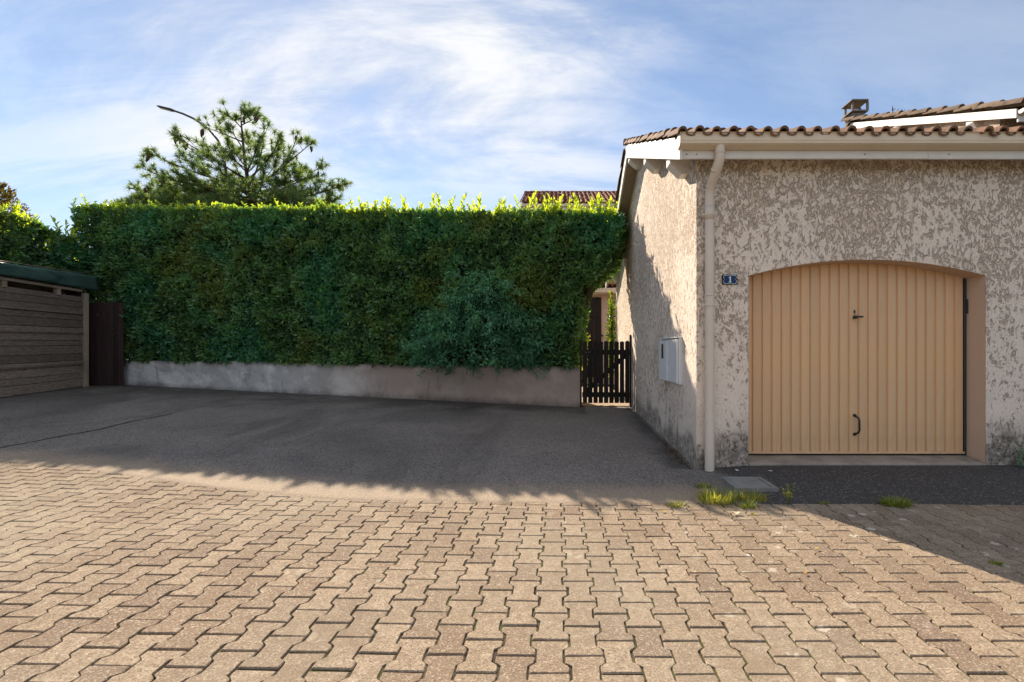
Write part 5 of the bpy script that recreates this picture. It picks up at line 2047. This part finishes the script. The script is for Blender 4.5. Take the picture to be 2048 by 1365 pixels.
def grass_tuft(name, label, x, y, n, h, spread, dry, group=None, seedheads=0):
    X, Y = gp(x, y)
    z = gz(X, Y)
    rs = np.random.default_rng(int(x * 7 + y))
    vv, ff, rr, yy = [], [], [], []
    b = 0
    for i in range(n):
        a = rs.random() * 6.283
        r0 = rs.random() ** 0.6 * spread
        bx, by = X + math.cos(a) * r0, Y + math.sin(a) * r0 * 0.7
        L = h * rs.uniform(0.45, 1.0)
        lean = rs.uniform(0.2, 1.25)
        la = a + rs.normal(0, 0.6)
        w = rs.uniform(0.0026, 0.0048)
        sx_, sy_ = -math.sin(la) * w, math.cos(la) * w
        pr_ = rs.random()
        dr_ = float(np.clip(rs.normal(dry, 0.25), 0, 1))
        for k in range(4):
            t = k / 3
            cx = bx + math.cos(la) * lean * L * t ** 1.6
            cy = by + math.sin(la) * lean * L * t ** 1.6
            cz = z - 0.004 + L * (t - 0.45 * lean * t * t)
            ww = 1 - 0.88 * t
            vv += [(cx - sx_ * ww, cy - sy_ * ww, cz), (cx + sx_ * ww, cy + sy_ * ww, cz)]
            rr += [pr_, pr_]
            yy += [dr_, dr_]
        for k in range(3):
            ff.append((b + 2 * k, b + 2 * k + 1, b + 2 * k + 3, b + 2 * k + 2))
        b += 8
    root = obj(name, mesh_np(name, vv, ff, {'rnd': rr, 'young': yy}), GRASS)
    return tag(root, label, 'weeds', group or 'grass tufts along the paving and wall')


grass_tuft('grass_tuft', 'largest sunlit grass tuft at the foot of the downpipe', 1434, 1003, 430, 0.15, 0.16, 0.2)
grass_tuft('grass_tuft', 'yellowing grass tuft at the right corner of the drain cover', 1502, 1000, 230, 0.12, 0.13, 0.45)
grass_tuft('grass_tuft', 'low green sprout in a paver joint below the drain cover', 1495, 1014, 120, 0.08, 0.07, 0.1)
grass_tuft('grass_tuft', 'small yellow-green grass tuft on the asphalt edge left of the downpipe', 1354, 1012, 130, 0.06, 0.09, 0.25)
grass_tuft('grass_tuft', 'dark grass beside the left edge of the drain cover', 1408, 975, 130, 0.07, 0.07, 0.2)
grass_tuft('grass_tuft', 'shaded green grass tuft on the paver edge before the garage door', 1790, 1010, 300, 0.09, 0.11, 0.0)
grass_tuft('grass_tuft', 'tiny shaded weed in a paver joint at the far right', 1992, 1128, 70, 0.035, 0.035, 0.1)
grass_tuft('grass_tuft', 'thin weed in the asphalt joint just right of the tall weed', 1646, 1008, 50, 0.04, 0.04, 0.15)
grass_tuft('grass_tuft', 'tiny yellow sprout between sunlit pavers under the grass', 1506, 1029, 24, 0.03, 0.015, 0.3)
grass_tuft('grass_tuft', 'thin grass at the foot of the side wall below the meter cabinet', 1335, 878, 80, 0.10, 0.06, 0.2)
grass_tuft('grass_tuft', 'mossy grass at the foot of the side wall near the corner', 1366, 908, 90, 0.07, 0.08, 0.35)


def weed(name, label, x, y, h):
    X, Y = gp(x, y)
    z = gz(X, Y)
    root = empty(name, (X, Y, z), label, 'weed')
    mb = MB()
    pp, ax = [], []
    rs = random.Random(int(x))
    for k in range(7):
        e = Vector((X + rs.uniform(-0.05, 0.05), Y + rs.uniform(-0.03, 0.03), z + h * rs.uniform(0.6, 1.0)))
        s = Vector((X + rs.uniform(-0.015, 0.015), Y, z - 0.005))
        mb.tube([s, (s + e) / 2 + Vector((0.005, 0, 0.01)), e], [0.002, 0.0016, 0.001], 4, False)
        for i in range(12):
            t = rs.uniform(0.25, 1.0)
            pp.append(s.lerp(e, t))
            ax.append((rs.uniform(-1, 1), rs.uniform(-1, 1), rs.uniform(0.1, 0.9)))
    n_ = len(pp)
    ln = rng.uniform(0.012, 0.026, n_)
    me = leaf_mesh('leaves', [leaves(np.array([tuple(p) for p in pp]), np.array(ax), rng.normal(0, 0.5, (n_, 3)) + np.array([0, 0, 1.0]), ln, ln * 0.5, rng.random(n_), np.clip(rng.normal(0.3, 0.2, n_), 0, 1))])
    obj('leaves', me, GRASS, root)
    mb.build('stems', GRASS, root)


weed('tall_weed', 'upright thin-stemmed weed between asphalt and pavers', 1576, 1010, 0.19)

# dark scrubby plant at the right foot of the garage wall
leafy('corner_plant', 'dark little plant at the foot of the garage wall, right edge', 'plant', (4.98, 4.93, 0.06), (0.20, 0.10, 0.16), 260, 0.02, 0.05, SHRUBLEAF, 0.0, 0.10)

# ------------------------------------------------------------------ drain cover
ca, cb_, cc_, cd = gp(1421, 985), gp(1510, 986), gp(1497, 960), gp(1414, 962)
zc = max(gz(*q) for q in (ca, cb_, cc_, cd)) + 0.010
x0_, x1_ = 1.60, 1.99
y0_, y1_ = 4.28, 4.66
dc = empty('drain_cover', ((x0_ + x1_) / 2, (y0_ + y1_) / 2, zc), 'square concrete drain cover in the asphalt below the downpipe', 'drain cover')
fz = zc + 0.006
mb = MB()
wfr = 0.045
mb.box((x0_, y0_, zc - 0.06), (x1_, y0_ + wfr, fz))
mb.box((x0_, y1_ - wfr, zc - 0.06), (x1_, y1_, fz))
mb.box((x0_, y0_ + wfr + 0.001, zc - 0.06), (x0_ + wfr, y1_ - wfr - 0.001, fz))
mb.box((x1_ - wfr, y0_ + wfr + 0.001, zc - 0.06), (x1_, y1_ - wfr - 0.001, fz))
mb.build('frame', DRAIN, dc, 0.004)
MB().box((x0_ + wfr + 0.007, y0_ + wfr + 0.007, zc - 0.05), (x1_ - wfr - 0.007, y1_ - wfr - 0.007, fz - 0.004)).build('lid', DRAIN, dc, 0.004)

# ------------------------------------------------------------------ fallen leaves and scraps
LITTER = {}


def litter(name, label, x, y, size, col, cat='leaf'):
    X, Y = gp(x, y)
    z = gz(X, Y) + 0.012
    key = tuple(col)
    if key not in LITTER:
        LITTER[key] = mat_plain('litter_%d' % len(LITTER), col, 0.7, 0.2, 0.4, 40)
    rs = random.Random(int(x * 3 + y))
    m = MB()
    n_ = 8
    for i in range(n_):
        t = i / (n_ - 1)
        w = size * 0.30 * math.sin(math.pi * (0.08 + 0.87 * t)) * rs.uniform(0.8, 1.15)
        m.v += [((t - 0.5) * size, -w, 0.25 * size * (t - 0.5) ** 2 + rs.uniform(0, 0.12) * size), ((t - 0.5) * size, 0, 0.0 + 0.3 * size * (t - 0.5) ** 2),
                ((t - 0.5) * size, w, 0.25 * size * (t - 0.5) ** 2 + rs.uniform(0, 0.16) * size)]
    for i in range(n_ - 1):
        m.f += [(3 * i, 3 * i + 1, 3 * i + 4, 3 * i + 3), (3 * i + 1, 3 * i + 2, 3 * i + 5, 3 * i + 4)]
        m.s += [True, True]
    o = bpy.data.objects.new(name, m.mesh(name, False))
    o.data.materials.append(LITTER[key])
    link(o)
    o.location = (X, Y, z)
    o.rotation_euler = (0, 0, rs.random() * 6.28)
    return tag(o, label, cat, 'fallen leaves on the pavers' if cat == 'leaf' else 'paper scraps on the asphalt')


litter('fallen_leaf', 'pale dry leaf lying on the pavers below the big grass tuft', 1472, 1030, 0.075, (0.55, 0.46, 0.34))
litter('fallen_leaf', 'yellow fallen leaf on the pavers below the small left grass tuft', 1327, 1026, 0.04, (0.45, 0.30, 0.04))
litter('fallen_leaf', 'orange fallen leaf on sunlit pavers near the shadow edge', 1610, 1150, 0.03, (0.50, 0.25, 0.04))
litter('fallen_leaf', 'yellow fallen leaf on pavers along the garage shadow edge', 1633, 1100, 0.03, (0.5, 0.38, 0.06))
litter('fallen_leaf', 'pale fallen leaf on pavers left of the orange one', 1388, 1148, 0.035, (0.5, 0.38, 0.22))
litter('paper_scrap', 'white paper scrap on the asphalt right of the downpipe', 1474, 944, 0.05, (0.75, 0.74, 0.72), 'scrap')
litter('paper_scrap', 'tiny pale scrap on the asphalt before the garage threshold', 1541, 945, 0.045, (0.6, 0.6, 0.58), 'scrap')
# dry litter gathered along the foot of the side wall: nobody could count it
lv, lf_, lr_ = [], [], []
mlit = 150
t = rng.random(mlit)
Yl = 5.1 + t * 1.4
Xl = GX - 0.02 - np.abs(rng.normal(0, 0.07, mlit))
Zl = np.array([gz(a, b_) for a, b_ in zip(Xl, Yl)]) + 0.012
ln = rng.uniform(0.02, 0.05, mlit)
me = leaf_mesh('leaf_litter', [leaves(np.stack([Xl, Yl, Zl], 1), rng.normal(0, 1, (mlit, 3)) * np.array([1, 1, 0.12]), rng.normal(0, 0.25, (mlit, 3)) + np.array([0, 0, 1.0]), ln, ln * 0.4, rng.random(mlit))])
tag(obj('leaf_litter', me, mat_plain('dry_litter', (0.20, 0.13, 0.07), 0.9, 0.1, 0.6, 30)), 'dry leaf litter along the foot of the garage side wall', 'litter', kind='stuff')
